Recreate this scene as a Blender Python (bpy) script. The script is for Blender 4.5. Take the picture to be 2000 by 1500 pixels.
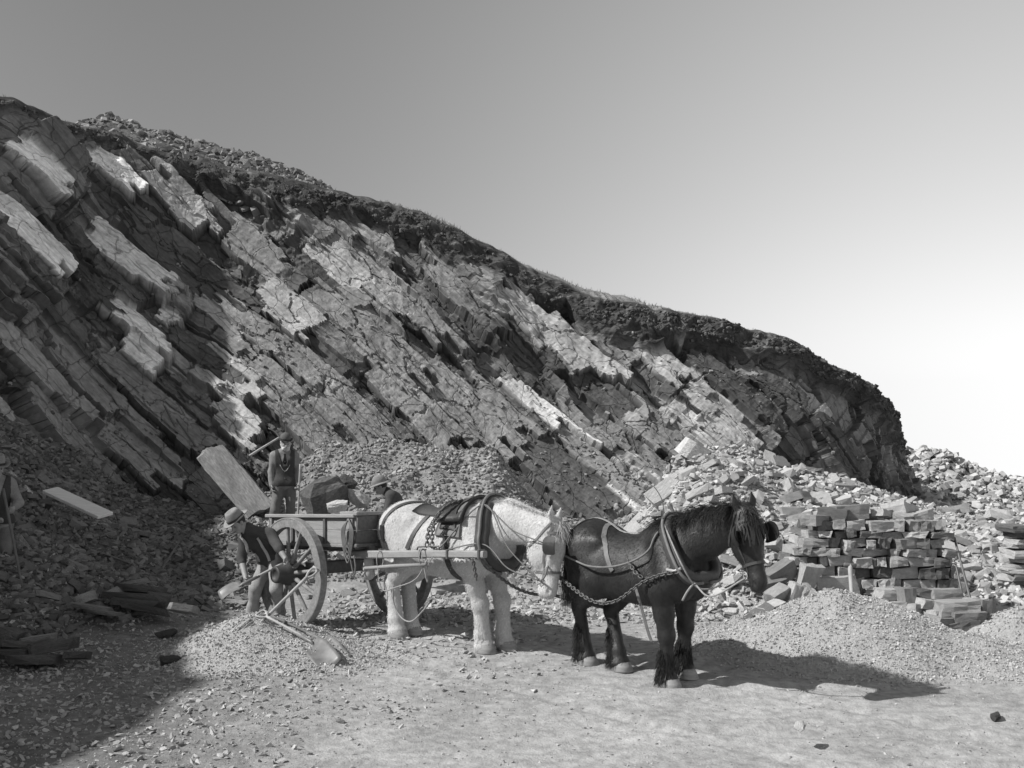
import bpy, bmesh, math, random
import numpy as np
from mathutils import Vector, Matrix

for o in list(bpy.data.objects):
    bpy.data.objects.remove(o)
SC = bpy.context.scene
COL = SC.collection
R = math.radians

# ------------------------------------------------------------------ camera
FPX, YH, CAMH = 2150.0, 916.0, 1.95        # focal length and horizon row in photo pixels (2000x1500), eye height
cam = bpy.data.cameras.new('camera')
cam.sensor_width = 36.0
cam.lens = FPX / 2000 * 36.0
cam.shift_y = (YH - 750) / 2000
cam.clip_start = 0.1
cam.clip_end = 3000
camo = bpy.data.objects.new('camera', cam)
COL.objects.link(camo)
camo.location = (0, 0, CAMH)
camo.rotation_euler = (R(90), 0, 0)
SC.camera = camo

# ------------------------------------------------------------------ light
SUN_EL, SUN_AZ = R(42), R(16)              # sun stands to the left and a little behind the camera
TOSUN = Vector((-math.cos(SUN_AZ) * math.cos(SUN_EL), -math.sin(SUN_AZ) * math.cos(SUN_EL), math.sin(SUN_EL)))
sun = bpy.data.lights.new('sun', 'SUN')
sun.energy = 4.2
sun.angle = R(0.7)
sun.color = (1, 0.99, 0.975)
suno = bpy.data.objects.new('sun', sun)
COL.objects.link(suno)
suno.rotation_euler = TOSUN.to_track_quat('Z', 'Y').to_euler()

world = bpy.data.worlds.new('World')
SC.world = world
world.use_nodes = True
wn, wl = world.node_tree.nodes, world.node_tree.links
wn.clear()
w_out = wn.new('ShaderNodeOutputWorld')
w_bg = wn.new('ShaderNodeBackground')
w_sky = wn.new('ShaderNodeTexSky')
w_sky.sky_type = 'NISHITA'
w_sky.sun_disc = False
w_sky.sun_elevation = SUN_EL
w_sky.sun_rotation = math.atan2(TOSUN.x, TOSUN.y)
w_sky.dust_density = 2.0
w_sky.air_density = 1.0
w_bw = wn.new('ShaderNodeRGBToBW')
wl.new(w_sky.outputs[0], w_bw.inputs[0])
# black and white film: the sky as grey, paler haze towards the horizon and away from the sun
w_geo = wn.new('ShaderNodeTexCoord')
w_sep = wn.new('ShaderNodeSeparateXYZ')
wl.new(w_geo.outputs['Generated'], w_sep.inputs[0])
w_max = wn.new('ShaderNodeMath'); w_max.operation = 'MAXIMUM'; w_max.inputs[1].default_value = 0.075
wl.new(w_sep.outputs[2], w_max.inputs[0])
w_cmb = wn.new('ShaderNodeCombineXYZ')
wl.new(w_sep.outputs[0], w_cmb.inputs[0]); wl.new(w_sep.outputs[1], w_cmb.inputs[1]); wl.new(w_max.outputs[0], w_cmb.inputs[2])
wl.new(w_cmb.outputs[0], w_sky.inputs[0])
w_elev = wn.new('ShaderNodeFloatCurve')
_c = w_elev.mapping.curves[0]
_c.points[0].location = (0.0, 0.47); _c.points[1].location = (1.0, 0.26)
_c.points.new(0.40, 0.49); _c.points.new(0.20, 0.48)
w_elev.mapping.update()
wl.new(w_sep.outputs[2], w_elev.inputs[1])
w_side = wn.new('ShaderNodeMapRange'); w_side.interpolation_type = 'SMOOTHSTEP'
w_side.inputs[1].default_value = -0.32; w_side.inputs[2].default_value = 0.42
w_side.inputs[3].default_value = 1.6; w_side.inputs[4].default_value = 3.9
wl.new(w_sep.outputs[0], w_side.inputs[0])
w_m1 = wn.new('ShaderNodeMath'); w_m1.operation = 'MULTIPLY'
w_m2 = wn.new('ShaderNodeMath'); w_m2.operation = 'MULTIPLY'
wl.new(w_bw.outputs[0], w_m1.inputs[0]); wl.new(w_elev.outputs[0], w_m1.inputs[1])
wl.new(w_m1.outputs[0], w_m2.inputs[0]); wl.new(w_side.outputs[0], w_m2.inputs[1])
wl.new(w_m2.outputs[0], w_bg.inputs[0])
w_bg.inputs[1].default_value = 0.10
wl.new(w_bg.outputs[0], w_out.inputs[0])

SC.render.engine = 'CYCLES'
SC.view_settings.view_transform = 'Standard'
SC.view_settings.look = 'None'
SC.view_settings.exposure = 0.4
SC.view_settings.gamma = 1.0
SC.view_settings.use_curve_mapping = False
SC.cycles.max_bounces = 4

# ------------------------------------------------------------------ helpers
rng = np.random.default_rng(7)
random.seed(7)

def P(px, py, d):
    """photo pixel + distance -> world point"""
    return Vector(((px - 1000) / FPX * d, d, CAMH - (py - YH) / FPX * d))

def tag(o, label=None, cat=None, group=None, kind=None):
    if label: o['label'] = label
    if cat: o['category'] = cat
    if group: o['group'] = group
    if kind: o['kind'] = kind
    return o

def empty(name, loc=(0, 0, 0), rz=0.0):
    o = bpy.data.objects.new(name, None)
    COL.objects.link(o)
    o.location = loc
    o.rotation_euler = (0, 0, rz)
    o.empty_display_size = 0.1
    return o

def link(name, me, parent=None, mat=None, loc=None, rot=None, scale=None):
    o = bpy.data.objects.new(name, me)
    COL.objects.link(o)
    if parent is not None: o.parent = parent
    if mat is not None and len(me.materials) == 0: me.materials.append(mat)
    if loc is not None: o.location = loc
    if rot is not None:
        if isinstance(rot, Matrix): o.rotation_euler = rot.to_euler()
        else: o.rotation_euler = rot
    if scale is not None: o.scale = scale
    return o

def mesh(name, V, F, smooth=False):
    me = bpy.data.meshes.new(name)
    V = np.asarray(V, dtype=np.float32)
    if isinstance(F, np.ndarray):
        n, k = F.shape
        me.vertices.add(len(V)); me.vertices.foreach_set('co', V.ravel())
        me.loops.add(n * k); me.loops.foreach_set('vertex_index', F.astype(np.int32).ravel())
        me.polygons.add(n)
        me.polygons.foreach_set('loop_start', np.arange(0, n * k, k, dtype=np.int32))
        me.polygons.foreach_set('loop_total', np.full(n, k, dtype=np.int32))
        me.update(calc_edges=True)
    else:
        me.from_pydata([tuple(v) for v in V.tolist()], [], F)
        me.update()
    me.polygons.foreach_set('use_smooth', np.full(len(me.polygons), smooth, dtype=bool))
    me.validate()
    return me

class MB:
    """collects simple shapes into one mesh"""
    def __init__(s): s.V = []; s.F = []
    def add(s, V, F):
        b = len(s.V)
        s.V += [tuple(v) for v in V]
        s.F += [tuple(i + b for i in f) for f in F]
        return s
    def box(s, c, dim, M=None, bev=0.0):
        x, y, z = dim[0] / 2, dim[1] / 2, dim[2] / 2
        if bev <= 0:
            V = [Vector((sx * x, sy * y, sz * z)) for sx in (-1, 1) for sy in (-1, 1) for sz in (-1, 1)]
            F = [(0, 1, 3, 2), (4, 6, 7, 5), (0, 4, 5, 1), (2, 3, 7, 6), (0, 2, 6, 4), (1, 5, 7, 3)]
        else:
            bm = bmesh.new()
            bmesh.ops.create_cube(bm, size=1)
            for v in bm.verts: v.co = Vector((v.co.x * dim[0], v.co.y * dim[1], v.co.z * dim[2]))
            bmesh.ops.bevel(bm, geom=bm.edges[:], offset=bev, segments=1, affect='EDGES')
            bm.verts.index_update()
            V = [v.co.copy() for v in bm.verts]
            F = [tuple(v.index for v in f.verts) for f in bm.faces]
            bm.free()
        c = Vector(c)
        if M is not None: V = [M @ v for v in V]
        return s.add([v + c for v in V], F)
    def bar(s, a, b, w, h, up=(0, 0, 1), bev=0.0, ext=0.0):
        a, b = Vector(a), Vector(b)
        x = (b - a).normalized()
        y = Vector(up).cross(x).normalized()
        z = x.cross(y)
        M = Matrix((x, y, z)).transposed()
        return s.box((a + b) / 2, ((b - a).length + 2 * ext, w, h), M, bev)
    def tube(s, pts, r, n=8, cap=True):
        pts = [Vector(p) for p in pts]
        if not hasattr(r, '__len__'): r = [r] * len(pts)
        rings = []
        nrm = None
        V = []; F = []
        for i, p in enumerate(pts):
            t = (pts[min(i + 1, len(pts) - 1)] - pts[max(i - 1, 0)])
            if t.length < 1e-9: t = Vector((0, 0, 1))
            t.normalize()
            if nrm is None:
                nrm = t.cross(Vector((0, 0, 1)))
                if nrm.length < 0.1: nrm = t.cross(Vector((0, 1, 0)))
            else:
                nrm = nrm - t * nrm.dot(t)
            nrm.normalize()
            bn = t.cross(nrm)
            for k in range(n):
                a = 2 * math.pi * k / n
                V.append(p + (nrm * math.cos(a) + bn * math.sin(a)) * r[i])
        m = len(pts)
        for i in range(m - 1):
            for k in range(n):
                F.append((i * n + k, i * n + (k + 1) % n, (i + 1) * n + (k + 1) % n, (i + 1) * n + k))
        if cap:
            F.append(tuple(reversed(range(n))))
            F.append(tuple((m - 1) * n + k for k in range(n)))
        return s.add(V, F)
    def lathe(s, prof, c=(0, 0, 0), M=None, n=20, closed=False, sx=1.0, sy=1.0):
        V = []; F = []
        for (r, z) in prof:
            for k in range(n):
                a = 2 * math.pi * k / n
                V.append(Vector((r * math.cos(a) * sx, r * math.sin(a) * sy, z)))
        m = len(prof)
        for i in range(m - 1 + (1 if closed else 0)):
            j = (i + 1) % m
            for k in range(n):
                F.append((i * n + k, i * n + (k + 1) % n, j * n + (k + 1) % n, j * n + k))
        c = Vector(c)
        if M is not None: V = [M @ v for v in V]
        return s.add([v + c for v in V], F)
    def ribbon(s, pts, nrm, w, t):
        pts = [Vector(p) for p in pts]; nrm = [Vector(q) for q in nrm]
        V = []; F = []
        m = len(pts)
        if not hasattr(w, '__len__'): w = [w] * m
        for i in range(m):
            T = (pts[min(i + 1, m - 1)] - pts[max(i - 1, 0)]).normalized()
            N = (nrm[i] - T * nrm[i].dot(T)).normalized()
            S = T.cross(N)
            for (a, b) in ((-.5, -.5), (.5, -.5), (.5, .5), (-.5, .5)):
                V.append(pts[i] + S * (a * w[i]) + N * (b * t))
        for i in range(m - 1):
            for k in range(4):
                F.append((i * 4 + k, i * 4 + (k + 1) % 4, (i + 1) * 4 + (k + 1) % 4, (i + 1) * 4 + k))
        F.append((3, 2, 1, 0)); F.append(tuple((m - 1) * 4 + k for k in range(4)))
        return s.add(V, F)
    def chain(s, pts, link_len=0.06, wire=0.007, width=0.035):
        """real oval links threaded along a polyline"""
        pts = resample(pts, link_len * 0.62)
        for i in range(len(pts) - 1):
            p = (pts[i] + pts[i + 1]) / 2
            T = (pts[i + 1] - pts[i]).normalized()
            up = Vector((0, 0, 1)) if abs(T.z) < .9 else Vector((1, 0, 0))
            A = T.cross(up).normalized(); B = T.cross(A)
            S = (A + B).normalized() if i % 2 else (A - B).normalized()
            N = T.cross(S)
            ring = []
            n1, n2 = 8, 4
            V = []; F = []
            for a in range(n1):
                th = 2 * math.pi * a / n1
                c = p + T * (math.cos(th) * link_len / 2) + S * (math.sin(th) * width / 2)
                o = (T * math.cos(th) + S * math.sin(th)).normalized()
                for b in range(n2):
                    ph = 2 * math.pi * b / n2
                    V.append(c + (o * math.cos(ph) + N * math.sin(ph)) * wire)
            for a in range(n1):
                for b in range(n2):
                    F.append((a * n2 + b, ((a + 1) % n1) * n2 + b, ((a + 1) % n1) * n2 + (b + 1) % n2, a * n2 + (b + 1) % n2))
            s.add(V, F)
        return s
    def mesh(s, name, smooth=False): return mesh(name, np.array([tuple(v) for v in s.V]), s.F, smooth)
    def build(s, name, mat, parent=None, smooth=False):
        return link(name, s.mesh(name, smooth), parent, mat)

def resample(pts, step):
    pts = [Vector(p) for p in pts]
    out = [pts[0].copy()]
    acc = 0.0
    for a, b in zip(pts[:-1], pts[1:]):
        L = (b - a).length
        if L < 1e-9: continue
        pos = step - acc
        while pos <= L:
            out.append(a.lerp(b, pos / L))
            pos += step
        acc = L - (pos - step)
    return out

def spline(pts, n=8):
    """Catmull-Rom through points"""
    pts = [Vector(p) for p in pts]
    q = [pts[0] * 2 - pts[1]] + pts + [pts[-1] * 2 - pts[-2]]
    out = []
    for i in range(1, len(q) - 2):
        p0, p1, p2, p3 = q[i - 1], q[i], q[i + 1], q[i + 2]
        for k in range(n):
            t = k / n
            out.append(0.5 * ((2 * p1) + (p2 - p0) * t + (2 * p0 - 5 * p1 + 4 * p2 - p3) * t * t + (3 * p1 - p0 - 3 * p2 + p3) * t ** 3))
    out.append(pts[-1].copy())
    return out

def sag(a, b, drop, n=14):
    a, b = Vector(a), Vector(b)
    return [a.lerp(b, i / n) - Vector((0, 0, drop * 4 * (i / n) * (1 - i / n))) for i in range(n + 1)]

# ---- noise
def _h(ix, iy, iz, seed):
    n = (ix.astype(np.int64) * 374761393 + iy.astype(np.int64) * 668265263 + iz.astype(np.int64) * 2147483647 + seed * 1274126177) & 0xffffffff
    n = ((n ^ (n >> 13)) * 1274126177) & 0xffffffff
    n = ((n ^ (n >> 15)) * 2246822519) & 0xffffffff
    n = n ^ (n >> 16)
    return (n & 0xffffff) / float(0xffffff)

def hash2(i, j, seed=0):
    return _h(np.asarray(i), np.asarray(j), np.zeros_like(np.asarray(i)), seed)

def vnoise(x, y, z=None, seed=0):
    x = np.asarray(x, dtype=np.float64); y = np.asarray(y, dtype=np.float64)
    if z is None:
        ix, iy = np.floor(x).astype(np.int64), np.floor(y).astype(np.int64)
        fx, fy = x - ix, y - iy
        fx = fx * fx * (3 - 2 * fx); fy = fy * fy * (3 - 2 * fy)
        o = np.zeros_like(ix)
        a = _h(ix, iy, o, seed) * (1 - fx) + _h(ix + 1, iy, o, seed) * fx
        b = _h(ix, iy + 1, o, seed) * (1 - fx) + _h(ix + 1, iy + 1, o, seed) * fx
        return (a * (1 - fy) + b * fy) * 2 - 1
    ix, iy, iz = np.floor(x).astype(np.int64), np.floor(y).astype(np.int64), np.floor(z).astype(np.int64)
    fx, fy, fz = x - ix, y - iy, z - iz
    fx = fx * fx * (3 - 2 * fx); fy = fy * fy * (3 - 2 * fy); fz = fz * fz * (3 - 2 * fz)
    r = 0
    for a in (0, 1):
        wx = fx if a else 1 - fx
        for b in (0, 1):
            wy = fy if b else 1 - fy
            for c in (0, 1):
                wz = fz if c else 1 - fz
                r = r + wx * wy * wz * _h(ix + a, iy + b, iz + c, seed)
    return r * 2 - 1

def fbm(x, y, z=None, oct=4, seed=0):
    r = 0; a = 1.0; t = 0
    for k in range(oct):
        f = 2 ** k
        r = r + a * vnoise(np.asarray(x) * f + 13.7 * k, np.asarray(y) * f - 7.1 * k, None if z is None else np.asarray(z) * f + 3.3 * k, seed + k)
        t += a; a *= 0.5
    return r / t

# ------------------------------------------------------------------ materials (all greys: the photograph is black and white)
MATS = {}
def mat(name, base, rough=0.8, var=0.15, scale=8.0, bump=0.0, bscale=40.0, spec=0.3, attr=None, obj_var=0.0, stretch=None, detail=5.0, sub=0.0, fine=0.0, coord='Object'):
    if name in MATS: return MATS[name]
    m = bpy.data.materials.new(name)
    m.use_nodes = True
    nt = m.node_tree; N, L = nt.nodes, nt.links
    bs = N['Principled BSDF']
    bs.inputs['Roughness'].default_value = rough
    bs.inputs['Specular IOR Level'].default_value = spec
    tc = N.new('ShaderNodeTexCoord')
    vec = tc.outputs[coord]
    if stretch is not None:
        mp = N.new('ShaderNodeMapping')
        mp.inputs['Scale'].default_value = stretch
        L.new(vec, mp.inputs[0]); vec = mp.outputs[0]
    nz = N.new('ShaderNodeTexNoise')
    nz.inputs['Scale'].default_value = scale
    nz.inputs['Detail'].default_value = detail
    nz.inputs['Roughness'].default_value = 0.62
    L.new(vec, nz.inputs['Vector'])
    mr = N.new('ShaderNodeMapRange')
    mr.inputs[1].default_value = 0.25; mr.inputs[2].default_value = 0.75
    mr.inputs[3].default_value = 1 - var; mr.inputs[4].default_value = 1 + var
    L.new(nz.outputs[0], mr.inputs[0])
    val = mr.outputs[0]
    def mul(a, b):
        q = N.new('ShaderNodeMath'); q.operation = 'MULTIPLY'
        L.new(a, q.inputs[0])
        if isinstance(b, (int, float)): q.inputs[1].default_value = b
        else: L.new(b, q.inputs[1])
        return q.outputs[0]
    val = mul(val, float(base))
    if fine > 0:
        n3 = N.new('ShaderNodeTexNoise'); n3.inputs['Scale'].default_value = scale * 9; n3.inputs['Detail'].default_value = 3
        L.new(vec, n3.inputs['Vector'])
        m3 = N.new('ShaderNodeMapRange'); m3.inputs[1].default_value = .3; m3.inputs[2].default_value = .7
        m3.inputs[3].default_value = 1 - fine; m3.inputs[4].default_value = 1 + fine
        L.new(n3.outputs[0], m3.inputs[0]); val = mul(val, m3.outputs[0])
    if attr:
        at = N.new('ShaderNodeAttribute'); at.attribute_name = attr
        val = mul(val, at.outputs['Fac'])
    if obj_var > 0:
        oi = N.new('ShaderNodeObjectInfo')
        m2 = N.new('ShaderNodeMapRange')
        m2.inputs[3].default_value = 1 - obj_var; m2.inputs[4].default_value = 1 + obj_var
        L.new(oi.outputs['Random'], m2.inputs[0]); val = mul(val, m2.outputs[0])
    cb = N.new('ShaderNodeCombineColor')
    for k in range(3): L.new(val, cb.inputs[k])
    L.new(cb.outputs[0], bs.inputs['Base Color'])
    if bump > 0:
        n2 = N.new('ShaderNodeTexNoise'); n2.inputs['Scale'].default_value = bscale; n2.inputs['Detail'].default_value = 4
        n2.inputs['Roughness'].default_value = 0.65
        L.new(vec, n2.inputs['Vector'])
        bp = N.new('ShaderNodeBump'); bp.inputs['Strength'].default_value = 1.0; bp.inputs['Distance'].default_value = bump
        L.new(n2.outputs[0], bp.inputs['Height']); L.new(bp.outputs[0], bs.inputs['Normal'])
    MATS[name] = m
    return m

def set_attr(me, name, vals):
    a = me.attributes.new(name, 'FLOAT', 'POINT')
    a.data.foreach_set('value', np.asarray(vals, dtype=np.float32))

def set_vattr(me, name, vals):
    a = me.attributes.new(name, 'FLOAT_VECTOR', 'POINT')
    a.data.foreach_set('vector', np.asarray(vals, dtype=np.float32).ravel())
# ------------------------------------------------------------------ stones
def hull(pts):
    bm = bmesh.new()
    for p in pts: bm.verts.new(p)
    r = bmesh.ops.convex_hull(bm, input=bm.verts[:])
    bmesh.ops.delete(bm, geom=[g for g in r['geom_interior'] if isinstance(g, bmesh.types.BMVert)], context='VERTS')
    bmesh.ops.dissolve_limit(bm, angle_limit=R(4), verts=bm.verts[:], edges=bm.edges[:])
    bmesh.ops.triangulate(bm, faces=bm.faces[:])
    bm.verts.index_update()
    V = np.array([v.co[:] for v in bm.verts]); F = np.array([[v.index for v in f.verts] for f in bm.faces])
    bm.free()
    return V, F

def slab_shape(r, ragged=0.36):
    """angular unit block, corners knocked off unevenly"""
    pts = []
    for sx in (-1, 1):
        for sy in (-1, 1):
            cut = r.random() < 0.6
            for sz in (-1, 1):
                q = np.array([sx, sy, sz]) * 0.5 * (1 - ragged * r.random(3) * np.array([1, 1, .5]))
                if cut:
                    c1, c2 = r.uniform(.15, .5, 2)
                    pts.append(q * [1 - c1, 1, 1]); pts.append(q * [1, 1 - c2, 1])
                else: pts.append(q)
    return hull(pts)

def chip_shape(r, n=9):
    u = r.normal(size=(n, 3)); u /= np.abs(u).max(axis=1)[:, None]
    u *= 0.5 * r.uniform(.7, 1, (n, 1))
    return hull(u)

r0 = np.random.default_rng(11)
SLABS = [slab_shape(r0) for _ in range(14)]
CHIPS = [chip_shape(r0, 8) for _ in range(12)]

def rotm(r, n, flat=1.0):
    """random rotations (n,3,3): free about z, tilted by up to `flat` rad"""
    az = r.uniform(0, 2 * np.pi, n); tx = r.normal(0, flat, n); ty = r.normal(0, flat, n)
    cz, sz = np.cos(az), np.sin(az); cx, sx = np.cos(tx), np.sin(tx); cy, sy = np.cos(ty), np.sin(ty)
    Z = np.zeros((n, 3, 3)); Z[:, 0, 0] = cz; Z[:, 0, 1] = -sz; Z[:, 1, 0] = sz; Z[:, 1, 1] = cz; Z[:, 2, 2] = 1
    X = np.zeros((n, 3, 3)); X[:, 0, 0] = 1; X[:, 1, 1] = cx; X[:, 1, 2] = -sx; X[:, 2, 1] = sx; X[:, 2, 2] = cx
    Y = np.zeros((n, 3, 3)); Y[:, 1, 1] = 1; Y[:, 0, 0] = cy; Y[:, 0, 2] = sy; Y[:, 2, 0] = -sy; Y[:, 2, 2] = cy
    return X @ Y @ Z

def scatter_mesh(name, variants, pos, rot, scl, tone):
    Vs, Fs, Ts = [], [], []
    base = 0
    which = np.arange(len(pos)) % len(variants)
    for k, (V, F) in enumerate(variants):
        ii = np.where(which == k)[0]
        if len(ii) == 0: continue
        W = np.einsum('nij,nvj->nvi', rot[ii], V[None] * scl[ii][:, None, :]) + pos[ii][:, None, :]
        nv = len(V)
        Vs.append(W.reshape(-1, 3))
        Fs.append((F[None] + (np.arange(len(ii)) * nv)[:, None, None] + base).reshape(-1, 3))
        Ts.append(np.repeat(tone[ii], nv))
        base += nv * len(ii)
    me = mesh(name, np.concatenate(Vs), np.concatenate(Fs))
    set_attr(me, 'tone', np.concatenate(Ts))
    return me

# ------------------------------------------------------------------ terrain
def px_of(x, y): return 1000 + FPX * np.asarray(x) / np.maximum(np.asarray(y), 0.5)

BASE = [(-9.9, 2.0), (-10.3, 8.0), (-9.9, 12.5), (-9.0, 15.6)] + [P(px, 916, d).to_2d()[:] for px, d in
        ((0, 18.6), (200, 20.8), (420, 21.6), (650, 22), (900, 22), (1020, 22), (1200, 22.3), (1400, 22.8), (1560, 23.5), (1690, 25), (1762, 27), (1780, 30), (1785, 38))]
BASE = np.array(BASE)

def dist_base(x, y):
    best = np.full(np.shape(x), 1e9)
    for (a, b) in zip(BASE[:-1], BASE[1:]):
        d = b - a
        t = np.clip(((x - a[0]) * d[0] + (y - a[1]) * d[1]) / (d @ d), 0, 1)
        best = np.minimum(best, np.hypot(x - a[0] - t * d[0], y - a[1] - t * d[1]))
    return best

def floor_z(x, y):
    z = np.where(y < 13.6, -0.0714 * (13.6 - np.maximum(y, 4.0)), 0.0)
    return z + 0.03 * fbm(np.asarray(x) * .5, np.asarray(y) * .5, oct=3, seed=3)

def scree_z(x, y):
    px = px_of(x, y)
    top = np.interp(px, [-600, 0, 130, 250, 420, 540, 630, 740, 960, 1060, 1180, 1290, 1400, 1800, 2300],
                    [2.2, 2.75, 2.2, 1.6, 1.15, 1.5, 2.45, 2.45, 2.25, 1.25, 0.85, 1.3, 2.2, 0.9, 0.3])
    wid = np.interp(px, [-400, 0, 300, 560, 640, 960, 1100, 1400, 2000], [4.6, 4.1, 5.2, 5.2, 4.6, 4.6, 5.5, 6.0, 6.0])
    d = dist_base(x, y)
    q = np.clip(1 - d / wid, 0, 1)
    lump = 0.34 * fbm(np.asarray(x) * .8, np.asarray(y) * .8, oct=3, seed=21) * np.clip(q * 4, 0, 1)
    return top * q ** 1.15 + lump * np.minimum(top, 1)

def ground_z(x, y):
    x = np.asarray(x, dtype=float); y = np.asarray(y, dtype=float)
    f = floor_z(x, y)
    sc = scree_z(x, y)
    fine = 0.012 * fbm(x * 3.1, y * 3.1, oct=3, seed=5) + 0.04 * np.clip(sc, 0, 1) * fbm(x * 2.2, y * 2.2, oct=2, seed=9)
    near = np.clip(1 - (np.abs(x) - 30) / 30, 0, 1)
    # wheel ruts and hoof-trodden hollows
    rut = 0
    for (ax_, ay_, th, w) in ((-2.7, 13.5, R(-45), .07), (-1.52, 14.67, R(-45), .07), (.6, 9.6, R(-6), .08), (.6, 11.0, R(-5), .08), (0, 8.3, R(3), .07), (3.0, 9.4, R(14), .08)):
        dx, dy = math.cos(th), math.sin(th)
        dd = (x - ax_) * -dy + (y - ay_) * dx + .10 * fbm(x * .35 + ax_, y * .35, oct=2, seed=31)
        al = (x - ax_) * dx + (y - ay_) * dy
        rut = rut + (-.030 * np.exp(-(dd / w) ** 2) + .012 * np.exp(-((np.abs(dd) - 2.2 * w) / w) ** 2)) * np.clip((al + 1) / 2, 0, 1) * (.6 + .6 * fbm(x * .8, y * .8, oct=2, seed=33))
    hoofm = fbm(x * 4.5, y * 4.5, oct=2, seed=35)
    rut = rut - .022 * np.clip(hoofm - .28, 0, 1) * 3 * np.clip(1 - np.abs(y - 11.8) / 2.4, 0, 1)
    f = f + rut * np.clip((14.6 - y) / .8, 0, 1)
    fall = -.05 * np.clip(y - 44, 0, 1300)             # the hillside drops away behind
    return f + (sc + fine) * near + fall

def gz(x, y): return float(ground_z(np.array([x]), np.array([y]))[0])

def axis(lo, hi, step, far):
    a = list(np.arange(lo, hi, step)); s = step; v = a[-1]
    while v < far: s *= 1.35; v += s; a.append(v)
    s = step; v = lo; pre = []
    while v > -far: s *= 1.35; v -= s; pre.append(v)
    return np.array(pre[::-1] + a)

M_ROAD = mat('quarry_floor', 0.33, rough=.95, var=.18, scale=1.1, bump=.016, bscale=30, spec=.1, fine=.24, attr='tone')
gx = axis(-11, 11, .05, 1500); gy = axis(6.5, 23, .05, 1500)
GX, GY = np.meshgrid(gx, gy, indexing='ij')
GZ = ground_z(GX, GY)
nx, ny = GX.shape
idx = np.arange(nx * ny).reshape(nx, ny)
F = np.stack([idx[:-1, :-1], idx[1:, :-1], idx[1:, 1:], idx[:-1, 1:]], -1).reshape(-1, 4)
_gm = mesh('ground', np.stack([GX, GY, GZ], -1).reshape(-1, 3), F, True)
# pale trodden road dust on the open floor, dark slate fines on the scree; shade painted into the left floor
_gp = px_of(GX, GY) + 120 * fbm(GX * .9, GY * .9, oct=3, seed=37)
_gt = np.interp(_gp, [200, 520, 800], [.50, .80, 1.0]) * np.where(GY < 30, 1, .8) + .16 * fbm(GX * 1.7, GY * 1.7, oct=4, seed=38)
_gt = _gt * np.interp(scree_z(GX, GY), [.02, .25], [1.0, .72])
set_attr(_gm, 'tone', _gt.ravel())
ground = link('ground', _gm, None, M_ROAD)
tag(ground, 'pale trampled gravel quarry floor', 'ground', kind='structure')

# ------------------------------------------------------------------ cliff
def pv(px, py, d): return P(px, py, d)[:]
CREST_W = [(-13.6, 2.0, 7.0), (-13.8, 6.5, 9.3), (-14.6, 11.0, 9.9), (-15.2, 18.6, 10.0)]
CREST = CREST_W + [pv(0, 200, 23.4), pv(190, 262, 25.4), pv(400, 326, 26.2), pv(640, 374, 26), pv(870, 442, 26), pv(1020, 528, 26), pv(1195, 597, 25.8),
         pv(1360, 622, 25.8), pv(1530, 672, 26), pv(1670, 742, 27), pv(1718, 782, 28.2), pv(1730, 830, 30.5), pv(1740, 860, 38)]
CREST = np.array(CREST)

def smooth_curve(C, n=12):
    pts = spline([Vector(c) if len(c) == 3 else Vector((c[0], c[1], 0)) for c in C.tolist()], n)
    return np.array([p[:] for p in pts])
Bc = smooth_curve(BASE); Bc[:, 2] = -0.4
Cc = smooth_curve(CREST)
mid = (Bc + Cc) / 2
S = np.concatenate([[0], np.cumsum(np.linalg.norm(np.diff(mid, axis=0), axis=1))])
S_SPLIT = S[3 * 12]            # column where the cliff enters the picture
DIP = R(47)

def layers(seed, lo, hi, wmin, wmax):
    r = np.random.default_rng(seed); b = [lo]
    while b[-1] < hi: b.append(b[-1] + wmin + (wmax - wmin) * r.random() ** 2)
    return np.array(b)

def blocks(a, b, seed, wmin, wmax, lmin, lmax):
    """cell of a bedded, jointed rock face: ids, place within the cell"""
    bd = layers(seed, -40, 80, wmin, wmax)
    k = np.clip(np.searchsorted(bd, b) - 1, 0, len(bd) - 2)
    fb = (b - bd[k]) / (bd[k + 1] - bd[k]) - .5
    Lk = lmin + (lmax - lmin) * hash2(k, k * 0 + 5, seed)
    q = a / Lk + 31.7 * hash2(k, k * 0 + 9, seed)
    # uneven joints
    j = np.floor(q); fq = q - j
    cut = .3 + .4 * hash2(k, j.astype(np.int64), seed + 3)
    j2 = (j * 2 + (fq > cut)).astype(np.int64)
    fa = np.where(fq > cut, (fq - cut) / (1 - cut), fq / cut) - .5
    return k, j2, fa, fb

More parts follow.
